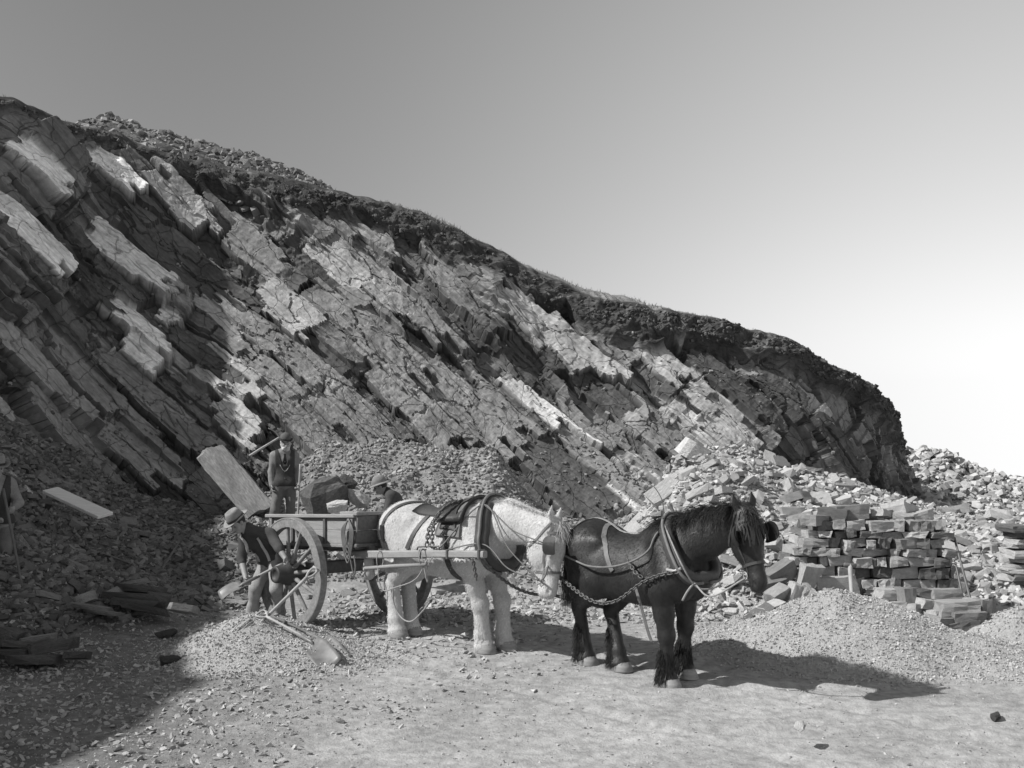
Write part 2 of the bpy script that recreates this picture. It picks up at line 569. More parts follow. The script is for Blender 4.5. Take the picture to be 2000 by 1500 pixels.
SPECIAL = []          # (a, b, length, width, offset, tilt along, tilt across, tone): beds that stand out in the photograph
def cliff_disp(s, t, tcrest):
    w1 = fbm(s * .9, t * .9, oct=4, seed=40); w2 = fbm(s * .9 + 50, t * .9, oct=4, seed=44)
    wl1 = fbm(s * .18, t * .18, oct=2, seed=47)
    b0 = s * math.sin(DIP) + t * math.cos(DIP); a0 = s * math.cos(DIP) - t * math.sin(DIP)
    b = b0 + .12 * wl1 + .03 * w1
    a = a0 + .16 * w2
    out = np.zeros_like(s); tone = np.ones_like(s)
    # large beds
    k, j, fa, fb = blocks(a, b, 101, .5, 1.9, 2.0, 6.0)
    o = hash2(k, j, 1) - .5
    out += .46 * o + (hash2(k, j, 2) - .5) * .32 * fa + (hash2(k, j, 3) - .4) * .30 * fb
    tone *= .80 + .40 * hash2(k, j, 4)
    # bedding joints
    k, j, fa, fb = blocks(a, b, 202, .16, .85, .6, 3.2)
    out += .15 * (hash2(k, j, 5) - .5) + (hash2(k, j, 7) - .42) * .16 * fb
    tone *= .86 + .28 * hash2(k, j, 8)
    crack = (np.abs(fb) > .455) & (hash2(k, j, 14) > .55)
    edge = (np.abs(fb) > .445) & (hash2(k, k * 0, 12) > .40) & (hash2(k, j, 18) > .25)
    out -= np.where(edge, .08 + .30 * hash2(k, j, 16), 0)
    # slabs broken out unevenly: long irregular cells lying along the bedding
    u = a0 / 1.9 + .30 * w2 + .16 * fbm(s * 3.3, t * 3.3, oct=2, seed=51); v = b0 / .56 + .08 * w1 + .03 * fbm(s * 3.3 + 9, t * 3.3, oct=2, seed=52)
    iu, iv = np.floor(u).astype(np.int64), np.floor(v).astype(np.int64)
    f1 = np.full(s.shape, 9.0); f2 = np.full(s.shape, 9.0); ci = np.zeros(s.shape, np.int64); cj = np.zeros(s.shape, np.int64); lu = np.zeros_like(s); lv = np.zeros_like(s)
    for du in (-1, 0, 1):
        for dv in (-1, 0, 1):
            qu, qv = iu + du, iv + dv
            ex = u - (qu + .1 + .8 * hash2(qu, qv, 31)); ey = v - (qv + .1 + .8 * hash2(qu, qv, 32))
            d = np.maximum(np.abs(ex) * .9, np.abs(ey)) * .7 + .3 * np.hypot(ex, ey)
            c = d < f1
            f2 = np.where(c, f1, np.minimum(f2, d))
            ci = np.where(c, qu, ci); cj = np.where(c, qv, cj); lu = np.where(c, ex, lu); lv = np.where(c, ey, lv); f1 = np.where(c, d, f1)
    h = hash2(ci, cj, 33)
    out += .26 * (np.where(h > .8, 1.1, h) - .5) + (hash2(ci, cj, 34) - .42) * .34 * lu + (hash2(ci, cj, 35) - .5) * .30 * lv
    gap = np.clip(1 - (f2 - f1) / .05, 0, 1) * (hash2(ci, cj, 36) > .35)
    out -= .15 * gap
    h8 = hash2(ci, cj, 37)
    tone *= .46 + .86 * h8 + np.where(h8 > .86, .7, 0)
    ids = (ci + 2048) * 8192 + (cj + 4096) + 1
    # thin beds, only in some places
    k, j, fa, fb = blocks(a, b, 303, .05, .22, .2, 1.3)
    act = np.clip(fbm(s * .35 + 9, t * .35, oct=2, seed=60) * 3 + .3, 0, 1)
    thin = act * (.06 * (hash2(k, j, 9) - .5) + (hash2(k, j, 10) - .5) * .05 * fb)
    out += thin
    tone *= 1 + act * .35 * (hash2(k, j, 11) - .5)
    crag = np.clip(fbm(s * .5 + 3, t * .5 + 8, oct=2, seed=66) * 2.2 - .1, 0, 1)      # patches of shattered rock
    rough = fbm(s * 2.6, t * 2.6, oct=4, seed=70); fine = .016 * fbm(s * 11, t * 11, oct=2, seed=74)
    out += (.022 + .22 * crag ** 2) * rough + fine * (.6 + 2 * crag)
    big = .8 * fbm(s * .12 + 4, t * .14, oct=2, seed=80)
    out += big
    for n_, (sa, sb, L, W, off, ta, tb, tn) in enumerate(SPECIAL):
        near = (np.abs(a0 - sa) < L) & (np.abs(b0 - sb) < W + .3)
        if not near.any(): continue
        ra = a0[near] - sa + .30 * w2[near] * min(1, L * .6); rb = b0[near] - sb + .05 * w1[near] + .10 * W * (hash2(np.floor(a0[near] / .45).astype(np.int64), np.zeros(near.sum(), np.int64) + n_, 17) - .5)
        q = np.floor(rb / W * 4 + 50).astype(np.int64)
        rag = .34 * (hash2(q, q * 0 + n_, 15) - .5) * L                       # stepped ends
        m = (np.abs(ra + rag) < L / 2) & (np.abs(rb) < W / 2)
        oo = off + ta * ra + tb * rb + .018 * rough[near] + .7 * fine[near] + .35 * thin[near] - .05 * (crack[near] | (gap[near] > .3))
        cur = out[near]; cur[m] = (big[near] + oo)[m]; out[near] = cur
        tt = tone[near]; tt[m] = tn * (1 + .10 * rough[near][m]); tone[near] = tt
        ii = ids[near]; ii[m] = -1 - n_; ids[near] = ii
    # overburden: dark clayey soil hanging over the rock
    thick = .80 + .42 * fbm(s * .3, s * 0, oct=3, seed=90) + .30 * fbm(s * 1.7, s * 0, oct=3, seed=91)
    depth = tcrest - t
    soil = np.clip((thick - depth) / .18, 0, 1)
    so = .20 + .20 * fbm(s * 1.3, t * 2.2, oct=4, seed=95) + .10 * fbm(s * 5.5, t * 6.5, oct=4, seed=96) + .10 * np.clip(1 - depth / np.maximum(thick, .2), 0, 1)
    out = out * (1 - soil) + so * soil
    spk = fbm(s * 6, t * 6, oct=3, seed=98)
    tone = tone * (1 - soil) + (.36 + .14 * fbm(s * 3, t * 3, oct=3, seed=97) + .9 * np.clip(spk - .38, 0, 1) * 2) * soil
    ids = np.where(soil > .3, 0, ids)
    return out, tone, a, b, soil, ids

def cliff_mesh(name, c0, c1, ncol, nrow):
    """grid whose columns run along the bedding (down to the right), so that broken edges stay clean"""
    c = np.linspace(c0, c1, ncol); v = np.linspace(0, 1, nrow)
    Hs = np.linalg.norm(Cc - Bc, axis=1)
    SS = np.repeat(c[:, None], nrow, 1)
    for _ in range(12):
        TT = v[None, :] * np.interp(SS, S, Hs)
        SS = np.clip(c[:, None] - TT / math.tan(DIP), S[0], S[-1])
    TT = v[None, :] * np.interp(SS, S, Hs)
    X = np.stack([np.interp(SS, S, Bc[:, k]) * (1 - v)[None] + np.interp(SS, S, Cc[:, k]) * v[None] for k in range(3)], -1)
    X[:, :, 2] += (.16 * fbm(SS * .8, SS * 0, oct=4, seed=120) + .05 * fbm(SS * 4, SS * 0, oct=2, seed=121)) * v[None]      # uneven crest
    # outward direction of the smooth face
    e_ = .05
    def along(k, q): return np.interp(np.clip(SS + q, S[0], S[-1]), S, Bc[:, k]) * (1 - v)[None] + np.interp(np.clip(SS + q, S[0], S[-1]), S, Cc[:, k]) * v[None]
    ds = np.stack([along(k, .6) - along(k, -.6) for k in range(3)], -1)
    dv = np.stack([np.interp(SS, S, Cc[:, k]) - np.interp(SS, S, Bc[:, k]) for k in range(3)], -1)
    n = np.cross(ds, dv); n /= np.linalg.norm(n, axis=2, keepdims=True)
    s = SS[:, -1]
    dsp, tone, a, b, soil, ids = cliff_disp(SS, TT, np.interp(SS, S, Hs))
    dsp = dsp + .008 * fbm(SS * 14, TT * 14, oct=2, seed=75)
    fade = np.clip((1 - v) / .03, 0, 1)[None, :]
    dsp = dsp * fade + .12 * (1 - fade)
    X = X + n * dsp[:, :, None]
    # turf on top, running back from the edge
    back = np.stack([n[:, -1, 0], n[:, -1, 1], 0 * s], -1); back /= np.linalg.norm(back, axis=1, keepdims=True)
    rows = [X]
    offs = [.12, .3, .55, .9, 1.4, 2.0, 2.8, 3.8, 5.5, 8, 12, 16, 19]
    hz = [.05, .12, .20, .30, .42, .52, .58, .55, .3, -.3, -1.5, -4, -9]
    tops = []
    for o, h in zip(offs, hz):
        q = X[:, -1, :] - back * o
        lift = (h * np.interp(px_of(X[:, -1, 0], X[:, -1, 1]), [0, 700, 850, 1200, 1350, 1700], [.3, .35, 1, 1, .4, .15]) if h > 0 else h) + .10 * fbm(s * 1.5, s * 0 + o * 1.5, oct=3, seed=131) * min(1, o * 3)
        q = q.copy(); q[:, 2] = np.maximum(q[:, 2] + lift, -.6)
        tops.append(q)
    T = np.stack(tops, 1)
    XX = np.concatenate([X, T], 1)
    m = XX.shape[1]
    tone = np.concatenate([tone, np.full((ncol, len(offs)), 1.15) + .15 * fbm(np.repeat(s[:, None], len(offs), 1) * 2, np.array(offs)[None, :] * 2 + s[:, None] * 0, oct=3, seed=133)], 1)
    pad = lambda q: np.concatenate([q, np.repeat(q[:, -1:], len(offs), 1)], 1)
    idx = np.arange(ncol * m).reshape(ncol, m)
    F = np.stack([idx[:-1, :-1], idx[1:, :-1], idx[1:, 1:], idx[:-1, 1:]], -1).reshape(-1, 4)
    bed = np.stack([pad(a).ravel(), pad(b).ravel(), pad(soil * 3).ravel()], -1)
    fid = np.zeros((ncol - 1, m - 1), np.int64); fid[:, :nrow - 1] = ids[:-1, :-1]
    return dict(V=XX.reshape(-1, 3), F=F, tone=tone.ravel(), bed=bed, fid=fid.ravel()), X, n, T

def cliff_obj(name, d, sel, parent=None):
    F = d['F'][sel]; u, inv = np.unique(F, return_inverse=True)
    me = mesh(name, d['V'][u], inv.reshape(F.shape))
    set_attr(me, 'tone', d['tone'][u]); set_vattr(me, 'bed', d['bed'][u])
    return link(name, me, parent, M_ROCK)

def face_grid(s0, s1, ncol, nrow):
    s = np.linspace(s0, s1, ncol)
    B = np.stack([np.interp(s, S, Bc[:, k]) for k in range(3)], -1); C = np.stack([np.interp(s, S, Cc[:, k]) for k in range(3)], -1)
    v = np.linspace(0, 1, nrow); H = np.linalg.norm(C - B, axis=1)
    X = B[:, None, :] * (1 - v)[None, :, None] + C[:, None, :] * v[None, :, None]
    return X.reshape(-1, 3), np.repeat(s[:, None], nrow, 1).ravel(), (v[None, :] * H[:, None]).ravel()

def rock_material(name, base, bump=.020):
    m = mat(name, base, rough=.9, var=.42, scale=.9, detail=9, bump=0, spec=.15, attr='tone', fine=.16)
    nt = m.node_tree; N, L = nt.nodes, nt.links
    at = N.new('ShaderNodeAttribute'); at.attribute_name = 'bed'
    mp = N.new('ShaderNodeMapping'); mp.inputs['Scale'].default_value = (1.2, 11, 5)
    L.new(at.outputs['Vector'], mp.inputs[0])
    nz = N.new('ShaderNodeTexNoise'); nz.inputs['Scale'].default_value = 1.6; nz.inputs['Detail'].default_value = 6; nz.inputs['Roughness'].default_value = .7
    L.new(mp.outputs[0], nz.inputs['Vector'])
    bp = N.new('ShaderNodeBump'); bp.inputs['Distance'].default_value = bump; bp.inputs['Strength'].default_value = 1
    L.new(nz.outputs[0], bp.inputs['Height'])
    tc = N.new('ShaderNodeTexCoord')
    n2 = N.new('ShaderNodeTexNoise'); n2.inputs['Scale'].default_value = 22; n2.inputs['Detail'].default_value = 5
    L.new(tc.outputs['Object'], n2.inputs['Vector'])
    b2 = N.new('ShaderNodeBump'); b2.inputs['Distance'].default_value = bump * .4
    L.new(n2.outputs[0], b2.inputs['Height']); L.new(bp.outputs[0], b2.inputs['Normal'])
    L.new(b2.outputs[0], N['Principled BSDF'].inputs['Normal'])
    # hairline joints: irregular cracks, dirt-filled
    mp2 = N.new('ShaderNodeMapping'); mp2.inputs['Scale'].default_value = (1.0, 1.9, 1.0); L.new(at.outputs['Vector'], mp2.inputs[0])
    nw = N.new('ShaderNodeTexNoise'); nw.inputs['Scale'].default_value = 2.2; nw.inputs['Detail'].default_value = 4; L.new(at.outputs['Vector'], nw.inputs['Vector'])
    vs_ = N.new('ShaderNodeVectorMath'); vs_.operation = 'MULTIPLY_ADD'; vs_.inputs[1].default_value = (.55, .55, .2)
    L.new(nw.outputs['Color'], vs_.inputs[0]); L.new(mp2.outputs[0], vs_.inputs[2])
    vo = N.new('ShaderNodeTexVoronoi'); vo.feature = 'DISTANCE_TO_EDGE'; vo.inputs['Scale'].default_value = 1.15; L.new(vs_.outputs[0], vo.inputs['Vector'])
    cr = N.new('ShaderNodeMapRange'); cr.inputs[1].default_value = .0; cr.inputs[2].default_value = .016; L.new(vo.outputs['Distance'], cr.inputs[0])
    b3 = N.new('ShaderNodeBump'); b3.inputs['Distance'].default_value = .02; L.new(cr.outputs[0], b3.inputs['Height']); L.new(b2.outputs[0], b3.inputs['Normal'])
    L.new(b3.outputs[0], N['Principled BSDF'].inputs['Normal'])
    dirt = N.new('ShaderNodeMapRange'); dirt.inputs[3].default_value = .72; dirt.inputs[4].default_value = 1.0; L.new(cr.outputs[0], dirt.inputs[0])
    # streaks along the bedding in the colour
    cb = [q for q in N if q.type == 'COMBINE_COLOR'][0]
    src = cb.inputs[0].links[0].from_socket
    mr = N.new('ShaderNodeMapRange'); mr.inputs[1].default_value = .3; mr.inputs[2].default_value = .7; mr.inputs[3].default_value = .72; mr.inputs[4].default_value = 1.25
    L.new(nz.outputs[0], mr.inputs[0])
    mu = N.new('ShaderNodeMath'); mu.operation = 'MULTIPLY'
    L.new(src, mu.inputs[0]); L.new(mr.outputs[0], mu.inputs[1])
    m4 = N.new('ShaderNodeMath'); m4.operation = 'MULTIPLY'; L.new(mu.outputs[0], m4.inputs[0]); L.new(dirt.outputs[0], m4.inputs[1])
    for k in range(3): L.new(m4.outputs[0], cb.inputs[k])
    return m

M_ROCK = rock_material('slate_rock', 0.185)
rs = np.random.default_rng(5)
_gx, _gs, _gt = face_grid(S_SPLIT, S[-1], 500, 160)
_gpx = 1000 + FPX * _gx[:, 0] / _gx[:, 1]; _gpy = YH - FPX * (_gx[:, 2] - CAMH) / _gx[:, 1]
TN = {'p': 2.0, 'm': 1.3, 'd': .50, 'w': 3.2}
# beds that stand out: pixel of the centre, length and width in pixels, tone, how far they stand out
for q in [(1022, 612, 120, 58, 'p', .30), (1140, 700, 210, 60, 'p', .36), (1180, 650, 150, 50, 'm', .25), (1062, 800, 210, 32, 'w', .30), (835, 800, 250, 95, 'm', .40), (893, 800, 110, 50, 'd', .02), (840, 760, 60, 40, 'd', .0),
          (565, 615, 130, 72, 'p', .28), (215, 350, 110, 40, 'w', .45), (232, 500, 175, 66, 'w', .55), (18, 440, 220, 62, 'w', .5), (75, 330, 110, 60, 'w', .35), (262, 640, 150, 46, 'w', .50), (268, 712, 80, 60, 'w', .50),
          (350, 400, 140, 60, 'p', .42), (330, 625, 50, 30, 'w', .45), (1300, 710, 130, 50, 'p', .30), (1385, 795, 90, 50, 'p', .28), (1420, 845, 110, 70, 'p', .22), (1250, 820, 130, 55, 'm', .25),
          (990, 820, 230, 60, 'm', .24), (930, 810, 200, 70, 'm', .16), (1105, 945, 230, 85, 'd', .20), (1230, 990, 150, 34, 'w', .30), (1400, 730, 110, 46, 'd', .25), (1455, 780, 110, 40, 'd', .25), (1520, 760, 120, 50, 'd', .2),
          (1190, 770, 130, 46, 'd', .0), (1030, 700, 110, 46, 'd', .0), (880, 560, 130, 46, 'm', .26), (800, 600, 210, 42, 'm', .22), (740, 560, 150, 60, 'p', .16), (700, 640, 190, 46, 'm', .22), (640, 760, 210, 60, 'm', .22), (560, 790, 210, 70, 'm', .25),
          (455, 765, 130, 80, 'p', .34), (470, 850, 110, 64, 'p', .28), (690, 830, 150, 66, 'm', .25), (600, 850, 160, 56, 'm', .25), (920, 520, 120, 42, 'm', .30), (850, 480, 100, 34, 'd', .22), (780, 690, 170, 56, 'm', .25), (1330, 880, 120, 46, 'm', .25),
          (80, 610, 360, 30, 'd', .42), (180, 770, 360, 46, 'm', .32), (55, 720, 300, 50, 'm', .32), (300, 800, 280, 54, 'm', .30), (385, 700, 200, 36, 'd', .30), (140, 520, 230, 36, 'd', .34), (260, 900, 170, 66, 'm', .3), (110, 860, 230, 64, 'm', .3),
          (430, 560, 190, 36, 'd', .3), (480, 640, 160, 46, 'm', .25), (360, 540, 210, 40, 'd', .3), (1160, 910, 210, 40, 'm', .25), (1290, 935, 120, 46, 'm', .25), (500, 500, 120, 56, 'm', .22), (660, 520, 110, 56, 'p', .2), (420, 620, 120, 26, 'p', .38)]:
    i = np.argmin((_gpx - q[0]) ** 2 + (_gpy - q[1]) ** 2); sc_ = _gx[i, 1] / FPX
    SPECIAL.append((_gs[i] * math.cos(DIP) - _gt[i] * math.sin(DIP), _gs[i] * math.sin(DIP) + _gt[i] * math.cos(DIP), q[2] * sc_ * 1.12, q[3] * sc_ * 1.12, q[5] * (.32 if q[0] < 440 else .7), rs.normal(0, .05) + (.26 if q[4] == 'w' and q[0] < 440 else .02), rs.normal(0, .16) - .08, TN[q[4]] * rs.uniform(.9, 1.1) * (1.3 if q[4] == 'w' and q[0] < 440 else 1)))  # left white beds: sun patches put into the tone, faces turned sunward
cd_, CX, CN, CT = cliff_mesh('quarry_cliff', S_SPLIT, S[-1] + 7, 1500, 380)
_u, _cnt = np.unique(cd_['fid'], return_counts=True)
_o = np.argsort(-_cnt); _u, _cnt = _u[_o], _cnt[_o]
_big = [u for u, c_ in zip(_u, _cnt) if u != 0][:300]
_main = ~np.isin(cd_['fid'], _big)
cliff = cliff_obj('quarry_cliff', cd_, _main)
tag(cliff, 'steep quarry face of tilted slate beds under dark soil', 'cliff', kind='structure')
_ord = np.argsort(cd_['fid'], kind='stable'); _sf = cd_['fid'][_ord]
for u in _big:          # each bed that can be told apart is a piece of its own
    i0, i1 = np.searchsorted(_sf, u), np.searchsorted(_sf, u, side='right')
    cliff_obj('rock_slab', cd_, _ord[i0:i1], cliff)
wd_, WX, WN, WT = cliff_mesh('quarry_wing', S[0], S_SPLIT, 160, 110)
wing = cliff_obj('quarry_wing', wd_, np.arange(len(wd_['F'])))
tag(wing, 'side face of the quarry', 'cliff', kind='structure')

_CV = CX.reshape(-1, 3); _CNf = CN.reshape(-1, 3)
_CPX = 1000 + FPX * _CV[:, 0] / _CV[:, 1]; _CPY = YH - FPX * (_CV[:, 2] - CAMH) / _CV[:, 1]
def cliff_at(px, py):
    """point of the cliff face seen at a photo pixel, with its outward normal and the down-dip direction in the face"""
    d2 = (_CPX - px) ** 2 + (_CPY - py) ** 2
    near = np.argsort(d2)[:12]
    i = near[np.argmin(_CV[near, 1])]
    p = Vector(_CV[i]); n = Vector(_CNf[i])
    h = Vector((0, 0, 1)).cross(n).normalized()
    if h.x < 0: h = -h
    up = n.cross(h); up = up if up.z > 0 else -up
    dip = (h * math.cos(DIP) - up * math.sin(DIP)).normalized()
    return p, n, dip

M_SLAB = mat('slab_rock', 0.28, rough=.9, var=.22, scale=1.6, bump=.03, bscale=7, spec=.15, obj_var=.25, stretch=(1.0, 1.6, 1.6), fine=.25)
M_SLABP = mat('pale_slab_rock', 0.50, rough=.9, var=.16, scale=1.6, bump=.03, bscale=7, spec=.15, obj_var=.15, stretch=(1.0, 1.5, 1.5), fine=.2)
M_SLABD = mat('dark_slab_rock', 0.10, rough=.85, var=.3, scale=1.6, bump=.03, bscale=7, spec=.2, obj_var=.3, stretch=(1.0, 1.6, 1.6), fine=.25)
def shared(prefix, variants, m):
    out = []
    for k, (V, F) in enumerate(variants):
        me = mesh(prefix, V, F); me.materials.append(m); out.append(me)
    return out
SL_MID, SL_PALE, SL_DARK = shared('slab', SLABS, M_SLAB), shared('slab_pale', SLABS, M_SLABP), shared('slab_dark', SLABS, M_SLABD)

# dry grass on the edge of the hill
def grass(name, n, seed):
    r = np.random.default_rng(seed)
    i = r.integers(0, CT.shape[0] - 1, n); j = np.minimum(r.integers(0, 7, n), 6)
    f = r.random((n, 2))
    p = CT[i, j] * (1 - f[:, :1]) + CT[i + 1, j] * f[:, :1]
    p = p * (1 - f[:, 1:]) + CT[i, j + 1] * f[:, 1:]
    clump = fbm(p[:, 0] * 1.3, p[:, 1] * 1.3, oct=2, seed=8)
    h = r.uniform(.02, .08, n) * (1 + .9 * np.clip(clump, -.5, 1))
    th = r.uniform(0, 6.28, n); w = r.uniform(.006, .014, n)
    lean = r.normal(0, .5, (n, 2)) * h[:, None]
    a = p + np.stack([np.cos(th) * w, np.sin(th) * w, -.02 + 0 * h], -1)
    b = p - np.stack([np.cos(th) * w, np.sin(th) * w, .02 + 0 * h], -1)
    c = p + np.concatenate([lean, h[:, None]], 1)
    V = np.stack([a, b, c], 1).reshape(-1, 3)
    F = np.arange(3 * n).reshape(n, 3)
    me = mesh(name, V, F)
    set_attr(me, 'tone', np.repeat(r.uniform(.6, 1.3, n), 3))
    return me
M_GRASS = mat('dry_grass', 0.22, rough=.8, var=.2, scale=3, attr='tone')
tag(link('crest_grass', grass('crest_grass', 16000, 3), None, M_GRASS), 'short dry grass along the top edge of the quarry', 'grass', kind='stuff')

# far bank to the right, beyond the end of the cliff
def far_bank():
    n1, n2 = 150, 60
    px = np.linspace(1700, 2350, n1); v = np.linspace(0, 1, n2)
    top = np.interp(px, [1700, 1800, 1850, 1880, 1985, 2100, 2350], [890, 880, 886, 905, 932, 938, 930])
    d0, d1 = 36.0, 42.0
    zt = CAMH - (top - YH) / FPX * d1
    d = d0 + (d1 - d0) * v[None, :] + 0 * px[:, None]
    x = (px[:, None] - 1000) / FPX * d
    z = -.3 + (zt[:, None] + .3) * v[None, :] ** .8
    z = z + .0
    nn = fbm(x * .8, z * 1.6, oct=4, seed=200)
    d = d - .7 * nn - .5 * np.floor(3 * fbm(x * .5 + z * .6, z * .8, oct=2, seed=204)) / 3
    # the top runs on behind
    bx = np.stack([x[:, -1], d[:, -1] + 25, z[:, -1] - 2], -1)[:, None]
    X = np.concatenate([np.stack([x, d, z], -1), bx], 1)
    idx = np.arange(n1 * (n2 + 1)).reshape(n1, n2 + 1)
    F = np.stack([idx[:-1, :-1], idx[1:, :-1], idx[1:, 1:], idx[:-1, 1:]], -1).reshape(-1, 4)
    me = mesh('far_bank', X.reshape(-1, 3), F)
    t = np.concatenate([1.3 + .5 * nn - .7 * (v[None, :] > .82), 0.8 + 0 * px[:, None]], 1)
    set_attr(me, 'tone', t.ravel())
    set_vattr(me, 'bed', np.stack([X[..., 0], X[..., 2], X[..., 1]], -1).reshape(-1, 3))
    return me
_fb = far_bank()
tag(link('far_bank', _fb, None, M_ROCK), 'pale eroded bank beyond the end of the cliff', 'bank', kind='structure')

# ------------------------------------------------------------------ heaps
M_STONE = mat('loose_stone', 0.34, rough=.92, var=.2, scale=5, bump=.012, bscale=22, spec=.15, obj_var=.32, fine=.15)
M_STUFF = mat('rubble_bits', 0.38, rough=.95, var=.2, scale=6, bump=.01, bscale=40, spec=.1, attr='tone')
M_GRAVEL = mat('gravel', 0.40, rough=.95, var=.12, scale=3, bump=.025, bscale=60, spec=.1, fine=.15)
ST = shared('stone', SLABS, M_STONE)

def heap_core(name, fn, x0, x1, y0, y1, step, m, parent):
    """heightfield of a heap, kept only where it rises above the ground"""
    xs = np.arange(x0, x1, step); ys = np.arange(y0, y1, step)
    X, Y = np.meshgrid(xs, ys, indexing='ij')
    h = fn(X, Y)
    Z = ground_z(X, Y) + h
    n1, n2 = X.shape
    idx = np.arange(n1 * n2).reshape(n1, n2)
    keep = (h[:-1, :-1] > -.04) | (h[1:, 1:] > -.04) | (h[1:, :-1] > -.04) | (h[:-1, 1:] > -.04)
    F = np.stack([idx[:-1, :-1], idx[1:, :-1], idx[1:, 1:], idx[:-1, 1:]], -1)[keep]
    used = np.unique(F); re = np.full(n1 * n2, -1); re[used] = np.arange(len(used))
    V = np.stack([X, Y, Z], -1).reshape(-1, 3)[used]
    return link(name, mesh(name, V, re[F], True), parent, m)

def place_stones(parent, zf, pts, sizes, r, flat=.35, bury=.25, name='stone', meshes=None):
    for (x, y), sz in zip(pts, sizes):
        z = zf(x, y)
        rot = rotm(r, 1, flat)[0]
        asp = (sz, sz * r.uniform(.45, .8), sz * r.uniform(.16, .38))
        o = link(name, (meshes or ST)[r.integers(0, len(SLABS))], parent, None, Vector((x, y, z + asp[2] * (.5 - bury))), Matrix(rot.tolist()), asp)

def stuff_stones(name, parent, zfv, x, y, size, r, tone, flat=.4, thin=(.2, .45), bury=.2, variants=None, m=None, top=None):
    n = len(x)
    scl = np.stack([size, size * r.uniform(.45, .85, n), size * r.uniform(thin[0], thin[1], n)], -1)
    z = zfv(x, y) + scl[:, 2] * (.5 - bury)
    me = scatter_mesh(name, variants or SLABS, np.stack([x, y, z], -1), rotm(r, n, flat), scl, tone)
    o = link(name, me, parent, m or M_STUFF)
    o['kind'] = 'stuff'
    return o

def in_view(px_lo, px_hi, d_lo, d_hi, n, r):
    d = np.sqrt(r.uniform(d_lo ** 2, d_hi ** 2, n)); px = r.uniform(px_lo, px_hi, n)
    return (px - 1000) / FPX * d, d

rh = np.random.default_rng(31)
# 1. big heap of split stone at the right
RIDGE = np.array([pv(1270, 985, 19.5), pv(1310, 905, 19.8), pv(1350, 868, 20), pv(1430, 878, 20), pv(1510, 898, 20), pv(1600, 922, 20), pv(1700, 955, 20), pv(1800, 985, 19.6), pv(1950, 1000, 19.2), pv(2300, 1020, 19)])
def heap_right(x, y):
    zr = np.interp(x, RIDGE[:, 0], RIDGE[:, 2]); yr = np.interp(x, RIDGE[:, 0], RIDGE[:, 1])
    px = px_of(x, y)
    yb = np.interp(x, [1.2, 2.2, 3.2, 4.0, 5, 6.5, 9], [16.2, 15.0, 14.6, 14.9, 15.4, 15.6, 15.6])
    q = np.clip((y - yb) / (yr - yb), -.2, 1)
    rise = np.where(q > 0, np.abs(q) ** .9, q * .6)
    backs = np.clip(1 - (y - yr) / 2.6, -.1, 1)
    g = ground_z(x, y)
    side = np.clip((x - 1.5) / .9, 0, 1)
    h = (zr * rise * np.minimum(backs, 1)) - (g - 0) * 1.0
    h = np.where(x < 1.4, -.2, h * side - .1 * (1 - side))
    return h + .12 * fbm(x * 1.4, y * 1.4, oct=3, seed=301) * np.clip(q * 5, 0, 1)
rubble = tag(empty('rubble_heap', P(1600, 1060, 17.5)), 'tall heap of pale split stone sloping up behind the stacked blocks', 'rubble heap')
def child(o, parent):
    """parent keeping world place"""
    o.parent = parent
    o.matrix_parent_inverse = Matrix.Translation(-parent.location) if parent.rotation_euler.z == 0 else parent.matrix_basis.inverted()
    return o
_orig_link = link
def wlink_under(parent):
    pass
core = heap_core('heap_core', heap_right, 1.0, 11.5, 14.2, 23, .09, M_GRAVEL, None); child(core, rubble)
zr_ = lambda x, y: ground_z(np.asarray(x), np.asarray(y)) + np.maximum(heap_right(np.asarray(x), np.asarray(y)), 0)
n = 13000
x, y = in_view(1250, 2040, 14.6, 20.6, n, rh)
ok = heap_right(x, y) > .02; x, y = x[ok], y[ok]; n = len(x)
o = stuff_stones('loose_rubble', None, zr_, x, y, .035 + .17 * rh.random(n) ** 2.4, rh, rh.uniform(.5, 1.35, n), flat=.5, thin=(.15, .38)); child(o, rubble)
def spread(n, cand, ok, dmin):
    """first n candidates that pass and keep their distance"""
    x, y = cand; m = ok(x, y); x, y = x[m], y[m]; out = np.zeros((0, 2))
    for q in np.stack([x, y], -1):
        if len(out) == 0 or ((out - q) ** 2).sum(1).min() > dmin: out = np.vstack([out, q])
        if len(out) >= n: break
    return [tuple(float(c) for c in q) for q in out]
pts = spread(300, in_view(1280, 2020, 15.2, 20.4, 3000, rh), lambda x, y: (heap_right(x, y) > .08) & ~((px_of(x, y) > 1290) & (px_of(x, y) < 1480) & (y < 18) & (rh.random(len(x)) < .75)), .03)
sz = [.16 + .34 * rh.random() ** 2.2 for _ in pts]
tmp = []
for k, ((x, y), s) in enumerate(zip(pts, sz)):
    asp = (s, s * rh.uniform(.4, .75), s * rh.uniform(.18, .36))
    o = link('stone', ST[k % len(ST)], None, None, Vector((x, y, float(zr_([x], [y])[0]) + asp[2] * .35)), Matrix(rotm(rh, 1, .38)[0].tolist()), asp)
    child(o, rubble)
